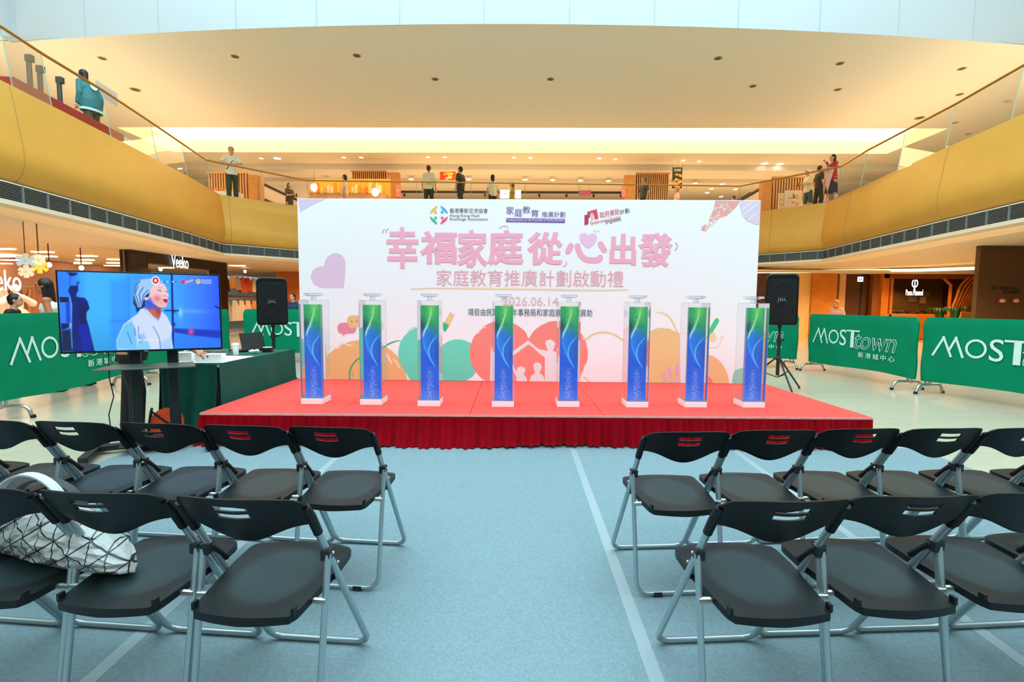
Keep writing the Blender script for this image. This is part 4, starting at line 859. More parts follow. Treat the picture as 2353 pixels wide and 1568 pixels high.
MB().box((0, 0, .045), (.16, .14, .09)).build('tray', PAP, t, bevel=.004); MB().tube([(.07, -.05, .01), (.1, -.02, .1), (.05, .02, .13), (-.02, .03, .12)], .006, 6, flat=5).build('curled_flap', PAP, t)
c = on(478, 832); t = thing('white_carton', 'low white carton with a small dark logo near the middle of the green table', 'box', (c.x, c.y + .05, tz + .006), .15)
MB().box((0, 0, .04), (.26, .12, .08)).build('carton', PAP, t, bevel=.003); MB().tube([(-.005, -.0605, .055), (-.005, -.064, .055)], .008, 10).build('logo_dot', BLACK, t)
c = on(513, 831); tag(MB().box((0, 0, .03), (.07, .1, .055), top=.8).build('paper_pouch', PAP, loc=(c.x, c.y + .03, tz + .002), bevel=.01), 'small crumpled white paper pouch beside the white carton', 'pouch')
c = on(498, 815); t = thing('clear_box', 'clear plastic box of mixed small items behind the white carton', 'box', (c.x - .02, c.y - .05, tz + .002), .1)
MB().box((0, 0, .035), (.3, .16, .07)).build('shell', glassmat('plastic_box', (.93, .95, .93), .8, film=.15), t)
for i, cc in enumerate(('7c3f34', '2b2b30', 'a65a48', '3a3a36')): MB().box((-.1 + .065 * i, 0, .025), (.05, .1, .045)).build('packet', mat('packet_' + cc, cc, .6), t)
c = on(542, 816); t = thing('paper_cup', 'tall white takeaway paper cup with lid on the green table', 'cup', (c.x, c.y, tz + .002))
MB().lathe((0, 0, 0), [(.028, 0), (.040, .125)], 24).build('cup', PAP, t, smooth=True); MB().lathe((0, 0, .122), [(.043, 0), (.043, .008), (.037, .012), (.036, .022), (.0, .022)], 24).build('lid', WHITE, t, smooth=True)
c = on(580, 807); t = thing('laptop', 'open black laptop seen from behind on the green table', 'laptop', (c.x, c.y + .04, tz + .002), 1.15)
MB().box((0, .12, .01), (.34, .24, .018)).build('keyboard_base', BLACK, t, bevel=.004)
lid = MB().prism([(-.17, 0), (.17, 0), (.17, .235), (-.17, .235)], -.004, .004).build('lid', mat('laptop_lid', '20292a', .25), t, bevel=.003); lid.rotation_euler = (math.radians(-14), 0, 0); lid.location = (0, -.005, .012)
c = on(582, 812); r = random.Random(2); m = MB()
for k in range(7): m.ball((r.uniform(-.05, .05), r.uniform(-.03, .03), .02 + r.uniform(0, .02)), (r.uniform(.018, .032), r.uniform(.015, .025), r.uniform(.012, .022)), 6)
tag(m.build('crumpled_tissue', PAP, loc=(c.x, c.y, tz)), 'crumpled white tissue between the laptop and the round tin', 'tissue')
c = on(615, 808); t = thing('tape_roll', 'black roll with a white top lying at the far end of the table', 'roll', (c.x, c.y, tz + .002))
MB().lathe((0, 0, 0), [(.062, 0), (.064, .002), (.064, .052), (.06, .054)], 28).build('roll', BLACK, t, smooth=True); MB().lathe((0, 0, .054), [(.058, 0), (.058, .004)], 28).build('label_disc', WHITE, t)

# cable reel and loose cables by the stand
rl = thing('cable_reel', 'orange and black cable reel on the floor behind the television stand', 'cable reel', (-3.5, 4.66, 0), .6)
OR = mat('reel_orange', 'ff5a1e', .4)
for y in (-.06, .06): MB().tube([(0, y - .006, .15), (0, y + .006, .15)], .14, 28).build('flange', OR, rl, smooth=True)
m = MB()
for k in range(6): m.tube([(math.cos(a) * .11, -.045 + k * .018, .15 + math.sin(a) * .11) for a in [2 * math.pi * i / 24 for i in range(24)]], .009, 6, closed=True)
m.build('wound_cable', BLACK, rl, smooth=True)
MB().tube(soft([(-.16, -.1, .01), (-.12, -.09, .3), (-.12, .09, .3), (-.16, .1, .01)], .05), .01, 8).tube(soft([(.16, -.1, .01), (-.12, -.09, .3)], .05), .01, 8).build('carry_frame', BLACK, rl, smooth=True)
a = at(250, 815, Y=4.5); tag(MB().tube([(a.x, 4.5, .9), (a.x + .01, 4.48, .62), (a.x + .06, 4.46, .45), (a.x + .02, 4.44, .28), (a.x + .05, 4.42, .14), (a.x + .02, 4.35, .012), (a.x + .4, 4.3, .012)], .005, 6).build('power_cable', BLACK, smooth=True), 'thin black cable hanging from the television to the floor', 'cable')

# ------------------------------------------------------------------ patterned bag
bg = thing('patterned_handbag', 'large white and grey handbag with a black triangle grid pattern', 'handbag', (-1.60, 1.60, .46), -.12)
def trimat():
    m = mat('bag_triangle_print', 'a9ada8', .35); nt = m.node_tree; b = nt.nodes['Principled BSDF']; tc = nt.nodes.new('ShaderNodeTexCoord'); L = nt.links.new; prev = None
    for ang in (0, 60, 120):
        d = nt.nodes.new('ShaderNodeVectorMath'); d.operation = 'DOT_PRODUCT'; a = math.radians(ang); d.inputs[1].default_value = (math.cos(a) / .062, .35 * math.cos(a) / .062, math.sin(a) / .062)
        fr = nt.nodes.new('ShaderNodeMath'); fr.operation = 'PINGPONG'; fr.inputs[1].default_value = .5; ls = nt.nodes.new('ShaderNodeMath'); ls.operation = 'GREATER_THAN'; ls.inputs[1].default_value = .035
        L(tc.outputs['Object'], d.inputs[0]); L(d.outputs['Value'], fr.inputs[0]); L(fr.outputs[0], ls.inputs[0])
        if prev is None: prev = ls
        else:
            q = nt.nodes.new('ShaderNodeMath'); q.operation = 'MULTIPLY'; L(prev.outputs[0], q.inputs[0]); L(ls.outputs[0], q.inputs[1]); prev = q
    r = nt.nodes.new('ShaderNodeValToRGB'); r.color_ramp.elements[0].color = (.004, .006, .006, 1); r.color_ramp.elements[1].color = (*lin('a2a7a2'), 1)
    L(prev.outputs[0], r.inputs[0]); L(r.outputs[0], b.inputs['Base Color']); return m
m = MB(); Kx, Kz = 26, 12; vs = []; rr = random.Random(5); jit = [[(rr.uniform(-.008, .008)) for _ in range(Kx + 1)] for _ in range(Kz + 1)]
for sdn in (-1, 1):
    for j in range(Kz + 1):
        for i in range(Kx + 1):
            u = -1 + 2 * i / Kx; t = j / Kz; hx_ = .345 - .02 * t; hh = .19 * (1 - .72 * max(0, u) ** 2.2) * (1 - .2 * u * u); bul = .095 * math.sqrt(max(0, 1 - u * u)) * math.sqrt(max(0, math.sin(math.pi * min(1, .12 + t * .88) ) ))
            vs.append((u * hx_, sdn * (bul + (jit[j][i] if 0 < j < Kz and 0 < i < Kx else 0)) - .05 * u, hh * t - .0))
N = (Kx + 1) * (Kz + 1); I = lambda s_, j, i: s_ * N + j * (Kx + 1) + i; fs = []
for j in range(Kz):
    for i in range(Kx): fs += [(I(0, j, i), I(0, j, i + 1), I(0, j + 1, i + 1)), (I(0, j, i), I(0, j + 1, i + 1), I(0, j + 1, i)), (I(1, j, i), I(1, j + 1, i + 1), I(1, j, i + 1)), (I(1, j, i), I(1, j + 1, i), I(1, j + 1, i + 1))]
fs += [(I(0, 0, i), I(1, 0, i), I(1, 0, i + 1), I(0, 0, i + 1)) for i in range(Kx)] + [(I(0, Kz, i), I(0, Kz, i + 1), I(1, Kz, i + 1), I(1, Kz, i)) for i in range(Kx)]
m.add(vs, fs).build('bag_body', trimat(), bg)
def strap(pts, wd, name, m_):
    mb = MB(); P = [Vector(p) for p in pts]
    for q in range(len(P)): pass
    vs = []
    for i, p in enumerate(P):
        for a, b in ((-1, -1), (1, -1), (1, 1), (-1, 1)):
            t = (P[min(i + 1, len(P) - 1)] - P[max(i - 1, 0)]).normalized(); nn = Vector((0, 1, 0)); bb = t.cross(nn).normalized(); vs.append(p + nn * a * wd / 2 + bb * b * .003)
    n = len(P); mb.add(vs, [(i * 4 + k, i * 4 + (k + 1) % 4, (i + 1) * 4 + (k + 1) % 4, (i + 1) * 4 + k) for i in range(n - 1) for k in range(4)] + [(0, 1, 2, 3), tuple(4 * (n - 1) + k for k in (3, 2, 1, 0))])
    return mb.build(name, m_, bg, smooth=False)
strap([(-.24 + .155 * (1 - math.cos(a)) - .0, -.02 + .0 * a, .13 + .165 * math.sin(a)) for a in [math.pi * i / 20 for i in range(21)]], .03, 'handle', mat('bag_handle', 'b9c0c2', .35))
strap([(-.26 + .155 * (1 - math.cos(a)), .05, .12 + .13 * math.sin(a)) for a in [math.pi * i / 20 for i in range(21)]], .03, 'rear_handle', mat('bag_handle_dark', '20282a', .5))

# ------------------------------------------------------------------ people
SKIN = mat('skin', 'd99f7c', .55); SKIND = mat('skin_warm', 'b9704a', .55); HAIR = mat('hair_black', '110c0b', .45); HAIRB = mat('hair_brown', '4a2113', .5)
EYEM = mat('eye_dark', '1a1210', .3); LIP = mat('lip', 'a5504a', .5)
def remesh(mb, name, m, parent, vox, smooth=2):
    o = mb.build(name, m, None); md = o.modifiers.new('r', 'REMESH'); md.mode = 'VOXEL'; md.voxel_size = vox; md.use_smooth_shade = True
    sm = o.modifiers.new('s', 'SMOOTH'); sm.iterations = smooth; sm.factor = .5
    bake(o); o.data.materials.clear(); o.data.materials.append(m); o.data.name = name; o.parent = parent
    return o
def bone(mb, a, b, ra, rb, n=10):
    a, b = Vector(a), Vector(b); mb.tube([a, b], [ra, rb], n); mb.ball(a, ra, n); mb.ball(b, rb, n); return mb
def person(lab, x, y, z, rz, h, top, bottom, hair=None, hairlen=0, sleeve=1, lean=0.0, head=(0, 0), arms=None, skin=None, bot='trousers', vox=.0105, legs=0.06, crouch=0, hem=.84, shoe='2a2624', visible=True, cap=None):
    """standing figure looking along its local +y; arms = ((elbow), (wrist)) for left then right, in metres of a 1.70 m body"""
    skin = skin or SKIN; hair = hair or HAIR; k = h / 1.70
    t = thing('person', lab, 'person', (x, y, z), rz)
    V = lambda a, b, c: Vector((a * k, b * k, (c - (crouch if c > .7 else 0)) * k))
    ly = lambda zz: lean * max(0, zz - .95)
    sh = {s: V(s * .165, ly(1.4), 1.385) for s in (-1, 1)}
    arms = arms or (((-.235, ly(1.1) - .02, 1.11), (-.25, ly(1.0) + .05, .87)), ((.235, ly(1.1) - .02, 1.11), (.25, ly(1.0) + .05, .87)))
    el = {-1: V(*arms[0][0]), 1: V(*arms[1][0])}; wr = {-1: V(*arms[0][1]), 1: V(*arms[1][1])}
    hc = V(head[0], ly(1.6) + .02 + head[1], 1.595)
    nk = V(head[0] * .3, ly(1.45), 1.43)
    b = MB(); S_ = lambda r: r * k
    bone(b, V(-.075, 0, .93), V(.075, 0, .93), S_(.105), S_(.105)); bone(b, V(0, 0, .97), V(0, ly(1.2), 1.2), S_(.115), S_(.11)); bone(b, V(-.07, ly(1.27), 1.27), V(.07, ly(1.27), 1.27), S_(.105), S_(.105))
    bone(b, sh[-1], sh[1], S_(.055), S_(.055)); bone(b, nk, hc + Vector((0, -.01, -.06)) * k, S_(.052), S_(.046))
    b.ball(hc + Vector((0, -.005, .02)) * k, (S_(.075), S_(.094), S_(.098)), 16); b.ball(hc + Vector((0, .025, -.045)) * k, (S_(.055), S_(.062), S_(.066)), 14)
    bone(b, hc + Vector((0, .085, .01)) * k, hc + Vector((0, .103, -.018)) * k, S_(.011), S_(.015), 6)
    for s in (-1, 1): b.ball(hc + Vector((s * .076, -.005, 0)) * k, (S_(.012), S_(.02), S_(.03)), 8)
    hp = {}
    for s in (-1, 1):
        bone(b, sh[s], el[s], S_(.048), S_(.036)); bone(b, el[s], wr[s], S_(.037), S_(.024))
        d = (wr[s] - el[s]).normalized(); side = d.cross(Vector((0, 1, 0)) if abs(d.y) < .8 else Vector((0, 0, 1))).normalized(); nm = side.cross(d)
        pc = wr[s] + d * S_(.05); b.tube([wr[s], wr[s] + d * S_(.03), wr[s] + d * S_(.085)], [S_(.020), S_(.026), S_(.026)], 8, flat=1.25); hp[s] = pc
        for q in range(4):
            off = side * S_((-1.5 + q) * .0195); L0 = S_((.030, .036, .034, .026)[q]); p0 = wr[s] + d * S_(.08) + off; p1 = p0 + (d * .92 - nm * .25 * s) * L0; p2 = p1 + (d * .7 - nm * .6 * s) * L0
            bone(b, p0, p1, S_(.0105), S_(.0098), 6); bone(b, p1, p2, S_(.0098), S_(.0088), 6)
        p0 = wr[s] + d * S_(.03) + side * S_(.026) * s; bone(b, p0, p0 + (d * .7 + side * .7 * s) * S_(.045), S_(.0125), S_(.0105), 6)
    hpz = .9; kn = {}
    for s in (-1, 1):
        st = legs * s; K_ = V(s * .095, st * .8 + crouch * .3, .5 - crouch * .2); A_ = V(s * .1, st - .02, .085)
        kn[s] = (K_, A_); bone(b, V(s * .09, 0, .88), K_, S_(.082), S_(.055)); bone(b, K_, A_, S_(.054), S_(.036)); bone(b, A_, A_ + Vector((0, .09, -.045)) * k, S_(.035), S_(.028))
    body = remesh(b, 'body', skin, t, vox)
    for s in (-1, 1): MB().ball(hc + Vector((s * .03, .082, .02)) * k, (S_(.0115), S_(.009), S_(.0075)), 8).build('eye', EYEM, t, smooth=True)
    MB().ball(hc + Vector((0, .085, -.048)) * k, (S_(.02), S_(.008), S_(.006)), 8).build('mouth', LIP, t, smooth=True)
    # hair
    m = MB(); m.ball(hc + Vector((0, -.022, .034)) * k, (S_(.087), S_(.098), S_(.098)), 16)
    if hairlen:
        e = hc + Vector((0, -.06 - hairlen * .12, -.06 - hairlen)) * k; bone(m, hc + Vector((0, -.055, -.01)) * k, e, S_(.068), S_(.045))
        for s in (-1, 1): bone(m, hc + Vector((s * .055, -.015, .01)) * k, hc + Vector((s * .06, -.03, -.07 - hairlen * .6)) * k, S_(.034), S_(.024))
    if cap is not None and hairlen: m.ball(hc + Vector((0, -.012, -.11)) * k, (S_(.092), S_(.085), S_(.07)), 12); m.ball(hc + Vector((0, -.012, .03)) * k, (S_(.094), S_(.105), S_(.105)), 14)
    if not hairlen: m.ball(hc + Vector((0, -.05, -.02)) * k, (S_(.074), S_(.06), S_(.07)), 12)
    remesh(m, 'hair' if cap is None else 'head_covering', hair if cap is None else cap, t, vox, 3)
    # shoes
    for s in (-1, 1):
        A_ = kn[s][1]; f = MB(); f.ball(A_ + Vector((0, .06, -.05)) * k, (S_(.043), S_(.115), S_(.036)), 10).build('shoe', mat('shoe_' + shoe, shoe, .5), t, smooth=True)
    # clothes
    g = .013; c = MB(); R2 = lambda r: S_(r + g)
    bone(c, V(0, ly(hem), hem + (.09 if hem < .8 else .16)), V(0, ly(1.2), 1.2), R2(.10 if hem > .8 else .15), R2(.108 if hem > .8 else .145)); bone(c, V(-.08, ly(1.0), hem + (.1 if hem < .8 else .14)), V(.08, ly(1.0), hem + (.1 if hem < .8 else .14)), R2(.08 if hem > .8 else .128), R2(.1 if hem > .8 else .128)); bone(c, V(-.075, ly(1.27), 1.27), V(.075, ly(1.27), 1.27), R2(.105), R2(.105)); bone(c, sh[-1] * .94 + nk * .06, sh[1] * .94 + nk * .06, R2(.052 if sleeve else .035), R2(.052 if sleeve else .035))
    if True:
        E_ = [(hem, .18, .138), (1.0, .172, .135), (1.2, .155, .122), (1.3, .15, .11)] if hem > .8 else [(hem, .225, .152), (1.0, .212, .15), (1.2, .175, .138), (1.3, .155, .12)]; vs = [V(rx * math.cos(a), ry * math.sin(a) + ly(zz), zz) for zz, rx, ry in E_ for a in [2 * math.pi * i / 24 for i in range(24)]]
        c.add(vs, [(j * 24 + i, j * 24 + (i + 1) % 24, (j + 1) * 24 + (i + 1) % 24, (j + 1) * 24 + i) for j in range(3) for i in range(24)] + [tuple(range(24))[::-1], tuple(72 + i for i in range(24))])
    for s in (-1, 1):
        if sleeve >= 1: bone(c, sh[s], sh[s].lerp(el[s], .75 if sleeve == 1 else 1), R2(.05), R2(.047))
        if sleeve >= 2: bone(c, el[s], el[s].lerp(wr[s], .92), R2(.042), R2(.034))
    remesh(c, 'top', top, t, vox * 1.2)
    if bottom is not None:
        c = MB(); bone(c, V(-.07, 0, .915), V(.07, 0, .915), R2(.095), R2(.095))
        if bot == 'skirt': c.lathe(V(0, 0, .42), [(S_(.2), 0), (S_(.17), S_(.3)), (S_(.12), S_(.56))], 16)
        else:
            for s in (-1, 1):
                K_, A_ = kn[s]; bone(c, V(s * .09, 0, .88), K_, R2(.085), R2(.066))
                if bot == 'trousers': bone(c, K_, K_.lerp(A_, .93), R2(.066), R2(.055))
        remesh(c, 'bottoms', bottom, t, vox * 1.2)
    return t, hc, hp, k
def col(name, c, r=.7): return mat('cloth_' + name, c, r, noise=.05, scale=6)
DKT = col('dark_trousers', '23261f'); WHT = col('off_white', 'e9e6d4'); BLK = col('black', '0b0c0f')
F2 = 4.8
def up(px, py, h): p = at(px, py, z=F2 + h); return p.x, p.y

# person working behind the television
A_ = ((-.2, .30, 1.12), (-.16, .45, .9))
person('person in black trousers and top behind the television, reaching to the table', -3.88, 4.72, 0, math.radians(-62), 1.6, BLK, col('black_trousers', '090b10'), lean=.62, crouch=.03, arms=(((-.18, .40, 1.10), (-.14, .56, .95)), ((.20, .38, 1.10), (.14, .58, .94))), vox=.008, head=(0, .08), sleeve=1)
# shoppers left
person('woman in a cream sleeveless top with long dark hair behind the left barrier', -6.92, 7.05, 0, math.radians(125), 1.66, WHT, DKT, hairlen=.34, sleeve=0, skin=SKIND, vox=.009, lean=.12)
person('woman in a black sleeveless top just behind the woman in cream', -6.98, 7.62, 0, math.radians(120), 1.62, BLK, DKT, hairlen=.36, hair=HAIRB, sleeve=0, vox=.01)
person('short person in black with cropped dark hair at the left picture edge', -7.62, 7.05, 0, math.radians(-60), 1.44, BLK, DKT, vox=.009, lean=.15)
p = at(673, 676, z=1.62); person('person in a dark blue jacket looking out beside the left loudspeaker', p.x, p.y, 0, math.radians(165), 1.62, col('navy', '12395a'), DKT, sleeve=2)
p = at(1926, 690, z=1.56); person('woman in an orange headscarf and pink top beyond the right barrier', p.x, p.y, 0, math.radians(115), 1.56, col('salmon', 'e89a78'), DKT, sleeve=2, head=(0, .02), cap=mat('headscarf_orange', 'd9700c', .7), hairlen=.1, lean=.08)
# gallery
x, y = up(205, 160, 1.62); TEAL = col('teal_jacket', '226e70')
t, hc, hp, k = person('woman in a teal jacket looking down behind the left gallery glass', x, y, F2, math.radians(78), 1.62, TEAL, col('olive_trousers', '4a4325'), hairlen=.2, sleeve=2, lean=.2, head=(0, .05), hem=.76)
q = Vector((0, -.135 * k, 1.22 * k)); MB().lathe((0, 0, 0), [(.001, 0), (.075, 0), (.075, .004), (.001, .004)], 20).build('round_back_print', mat('jacket_print', 'cfe6df', .6), t, loc=(0, -.10, 1.24)).rotation_euler = (math.radians(78), 0, 0)
m = MB(); m.add([(math.cos(a) * .236 * k, math.sin(a) * .158 * k, z_ * k) for z_ in (.745, .80) for a in [2 * math.pi * i / 32 for i in range(32)]], [(i, (i + 1) % 32, 32 + (i + 1) % 32, 32 + i) for i in range(32)]); m.build('pale_hem_band', mat('pale_hem', 'bfe6dc', .6), t, smooth=True)
x, y = -9.88, 16.35
p = at(540, 342, z=F2 + 1.66); 
lean_a = (((-.28, .22, 1.18), (-.08, .34, 1.12)), ((.28, .22, 1.18), (.08, .34, 1.12)))
t, hc, hp, k = person('man in a white T-shirt with dark shoulder strap leaning on the gallery rail', -9.93, 16.75, F2, math.radians(-150), 1.80, WHT, col('dark_green_trousers', '2c3a1e'), lean=.12, arms=lean_a)
MB().tube([(-.15 * k, .03, 1.42 * k), (-.05 * k, .155, 1.28 * k), (.08 * k, .165, 1.12 * k), (.15 * k, .10, .98 * k)], .012, 6).build('shoulder_strap', BLACK, t)
x, y = up(664, 421, 1.6); t, hc, hp, k = person('woman in a dark dress looking at a phone, on the gallery left of the backdrop', x, y, F2, math.radians(-110), 1.6, col('dark_olive', '33361f'), col('dark_olive', '33361f'), bot='skirt', hairlen=.24, arms=(((-.22, .08, 1.12), (-.06, .3, 1.16)), ((.22, .08, 1.12), (.06, .3, 1.16))))
MB().box((0, .40, 1.13 * k), (.07, .012, .14)).build('phone', BLACK, t)
x, y = up(792, 402, 1.6); person('woman in a pale pink top with black hair by the yellow gallery display', x, y, F2, math.radians(100), 1.6, col('pale_pink', 'f0d0b8'), col('pink_trousers', 'd89c84'), hairlen=.05, vox=.012)
x, y = up(985, 381, 1.74); person('man in a pale shirt seen from behind on the far gallery', x, y, F2, math.radians(-5), 1.74, col('pale_yellow', 'f0e4b8'), DKT, hair=HAIRB, vox=.012)
x, y = up(1058, 384, 1.72); person('man in a dark T-shirt walking left on the far gallery beside the red poster', x, y, F2, math.radians(60), 1.72, col('charcoal', '2a2e28'), DKT, vox=.012, legs=.14)
x, y = up(1132, 402, 1.64); person('woman with bobbed black hair and cream top on the far gallery', x, y, F2, math.radians(30), 1.64, col('cream', 'efe0c0'), DKT, hairlen=.08, vox=.012)
x, y = up(1177, 420, 1.56); person('woman in an olive top on the far gallery in front of the white sign', x, y, F2, math.radians(110), 1.56, col('mustard_olive', 'a08a2c'), DKT, hairlen=.14, hair=HAIRB, vox=.012)
x, y = up(1480, 409, 1.62); person('person in a grey top in front of the right slatted screen of the far gallery', x, y, F2, math.radians(120), 1.62, col('slate', '4a4a40'), DKT, hair=HAIRB, vox=.012)
x, y = up(1556, 432, 1.52); person('person in a pale pink top under the hanging food banner', x, y, F2, math.radians(90), 1.52, col('blush', 'f2ccb0'), DKT, hair=mat('hair_sandy', 'b5713c', .5), vox=.012)
x, y = up(1686, 450, 1.4); person('dark haired person at the foot of the right escalator, only the head showing', x, y, F2, math.radians(40), 1.4, BLK, DKT, hair=HAIRB, vox=.012)
x, y = up(1860, 390, 1.68); t, hc, hp, k = person('man in a white cap looking at his phone by the right gallery rail', x, y, F2, math.radians(95), 1.68, col('cream_shirt', 'e9e0b8'), col('teal_shorts', '3f5a52'), bot='shorts', cap=mat('cap_white', 'ece4cf', .7), arms=(((-.2, .06, 1.12), (-.05, .3, 1.15)), ((.2, .06, 1.12), (.05, .3, 1.15))), lean=.06)
MB().box((0, .41, 1.13 * k), (.07, .012, .14)).build('phone', mat('phone_case_red', '8c3326', .4), t)
MB().ball(hc + Vector((0, .1, .05)), (.07, .06, .01), 10).build('cap_peak', mat('cap_white', 'ece4cf', .7), t, smooth=True)
x, y = up(1915, 356, 1.68); t, hc, hp, k = person('woman in a red and black top with long dark hair at the gallery right corner', x, y, F2, math.radians(95), 1.68, col('red_check', 'b3201c'), col('dark_floral', '2c1c1a'), bot='skirt', hairlen=.2, arms=(((-.18, .14, 1.2), (-.05, .26, 1.42)), ((.2, .06, 1.12), (.1, .26, 1.2))), sleeve=2)
PKU = mat('umbrella_pink', 'e5b2a4', .7)
um = thing('folded_umbrella', 'folded pale pink umbrella hanging beside the woman in red and black', 'umbrella', (x - .34, y - .34, F2 + .42))
m = MB(); n = 16
m.add([(r_ * (1 + .25 * (i % 2)) * math.cos(2 * math.pi * i / n), r_ * (1 + .25 * (i % 2)) * math.sin(2 * math.pi * i / n), z_) for z_, r_ in ((0, .012), (.25, .05), (.55, .1), (.72, .13)) for i in range(n)], [(j * n + i, j * n + (i + 1) % n, (j + 1) * n + (i + 1) % n, (j + 1) * n + i) for j in range(3) for i in range(n)]); m.build('canopy', PKU, um)
MB().tube([(0, 0, -.12), (0, 0, .85)], .008, 6).build('shaft', STEEL, um); MB().tube(soft([(0, 0, .85), (0, 0, .92), (.05, 0, .92), (.05, 0, .86)], .03), .012, 6).build('handle', WHITE, um)
x, y = up(1898, 372, 1.6); person('brown haired person half hidden behind the woman in red and black', x + .1, y + .5, F2, math.radians(-90), 1.6, col('dark_brown', '3a2a22'), DKT, hair=HAIRB, vox=.013)

# ------------------------------------------------------------------ gallery furniture
def gp(px, py, Y): return at(px, py, Y=Y)
def slats(lab, px0, px1, pyt, Y, n, wm=WOODD, back=None, mod=WOODL):
    a, b = gp(px0, pyt, Y), gp(px1, pyt, Y); t = thing('slatted_screen', lab, 'timber screen', ((a.x + b.x) / 2, Y, F2)); W_ = b.x - a.x; h = a.z - F2
    m = MB()
    for i in range(n): m.box((-W_ / 2 + W_ * (i + .5) / n, 0, h / 2), (W_ / n * .5, .08, h))
    m.build('slats', mod, t); MB().box((0, .09, h / 2), (W_, .03, h)).build('backing', mat('screen_backing', '35160c', .8, spec=.1), t); MB().box((0, 0, h + .03), (W_ + .06, .12, .06)).build('top_rail', mod, t)
slats('slatted timber screen behind the yellow display on the far gallery', 808, 886, 395, 24.0, 17)
slats('slatted timber screen right of centre on the far gallery, behind the person in grey', 1463, 1538, 400, 24.0, 16)
slats('slatted timber screen behind the man leaning on the left rail', 478, 568, 399, 20.6, 15)
slats('slatted timber screen behind the man in the white cap', 1776, 1856, 409, 20.8, 13)
slats('slatted timber screen between the white cap man and the woman in red and black', 1862, 1900, 411, 21.2, 7)
def slab(name, lab, cat, px0, px1, pyt, Y, m_, zb=F2, d=.3, grp=None, pyb=None):
    a, b = gp(px0, pyt, Y), gp(px1, pyt, Y); zb = gp((px0 + px1) / 2, pyb, Y).z if pyb else zb
    o = MB().box((0, 0, (a.z - zb) / 2), (b.x - a.x, d, a.z - zb)).build(name, m_, loc=((a.x + b.x) / 2, Y + d / 2, zb), bevel=.01, seg=1); return tag(o, lab, cat, grp)
slab('timber_column', 'oak column at the right end of the screen behind the yellow display', 'column', 888, 917, 396, 23.8, WOOD)
slab('timber_column', 'oak column at the left end of the right of centre slatted screen', 'column', 1436, 1462, 402, 23.8, WOOD)
slab('timber_column', 'broad oak column right of the man leaning on the left rail', 'column', 569, 590, 401, 20.4, WOOD)
slab('timber_column', 'pale timber column left of the escalator beside the oak column', 'column', 590, 598, 403, 20.5, WOODL)
slab('timber_column', 'broad oak column at the right end of the backdrop top, beside the right escalator', 'column', 1753, 1775, 413, 20.6, WOOD)
def poster(lab, px0, px1, py0, py1, Y, bgc, blobs, txt=None, cat='poster', hang=True):
    a, b = gp(px0, py1, Y), gp(px1, py0, Y); W_, h = b.x - a.x, b.z - a.z; t = thing('hanging_poster', lab, cat, (a.x, Y, a.z))
    MB().box((W_ / 2, 0, h / 2), (W_, .04, h)).build('board', mat('poster_' + bgc, bgc, .5), t)
    m = MB(); cs = sorted({c for *_, c in blobs})
    for i, (u, v, r_, c) in enumerate(blobs): m.add([(W_ * u + r_ * W_ * math.cos(q) * (1 + .2 * math.sin(3 * q + i)), -.022 - i * .0006, h * v + r_ * W_ * .7 * math.sin(q)) for q in [2 * math.pi * j / 14 for j in range(14)]], [tuple(range(14))], cs.index(c))
    if blobs: m.build('printed_picture', [mat('pp_' + c, c, .6) for c in cs], t)
    if txt: text('lettering', txt[0], mat('poster_ink_' + txt[1], txt[1], .5), t, W_ * .15, h * txt[2], W_ * .85, h * txt[3], y=-.025, ext=.004)
    if hang: MB().tube([(W_ * .2, 0, h), (W_ * .2, 0, h + .35)], .006, 4).tube([(W_ * .8, 0, h), (W_ * .8, 0, h + .35)], .006, 4).build('hanging_wire', STEEL, t)
    return t
r = random.Random(6)
poster('red and orange food poster hanging left of the man in the dark T-shirt', 1011, 1047, 395, 413, 22.5, 'd93318', [(r.uniform(.3, .9), r.uniform(.15, .85), r.uniform(.08, .16), ('f09a2a', 'ffc24a', 'e8641c', 'f8e0a0')[i % 4]) for i in range(14)], None)
poster('tall dark green food banner hanging on the right of the far gallery', 1544, 1568, 385, 433, 22.0, '35381a', [(r.uniform(.15, .85), r.uniform(.05, .66), r.uniform(.12, .24), ('f0a050', 'e8d8a0', 'f08a3c', 'd8c070')[i % 4]) for i in range(16)], ('食得鮮', 'f4ecd8', .8, .93))
poster('small magenta sign hanging on the right part of the far gallery', 1331, 1358, 438, 450, 24.0, 'b05068', [], None)
t = poster('bright white illuminated sign behind the woman in the olive top', 1149, 1197, 437, 456, 22.6, 'fffaf4', [(.25, .5, .05, 'f0b8c8'), (.55, .6, .04, 'f8d8a0')], None, 'illuminated sign', False); t.children[0].data.materials[0] = lamp('sign_white', 'fff6ee', 1.8)
poster('pink standing sign beside the left far oak column', 909, 921, 424, 452, 23.6, 'f08a78', [(.5, .5, .2, 'ffd0c0')], hang=False); poster('pink standing sign beside the right far oak column', 1428, 1437, 425, 452, 23.6, 'f08a80', [(.5, .5, .2, 'ffd0c0')], hang=False)
poster('tall white sketch poster left of the man in the white cap', 1803, 1843, 438, 478, 19.6, 'f2dcc0', [(.5, .3, .12, 'e8a878'), (.55, .62, .08, 'c08060'), (.75, .2, .12, 'f0a860')], ('上', '8a5a48', .55, .82), hang=False)
poster('narrow cream poster panel beside the tall white sketch poster', 1787, 1802, 444, 482, 19.7, 'eecfac', [(.5, .3, .2, 'd89868'), (.5, .6, .15, 'b87858')], hang=False)
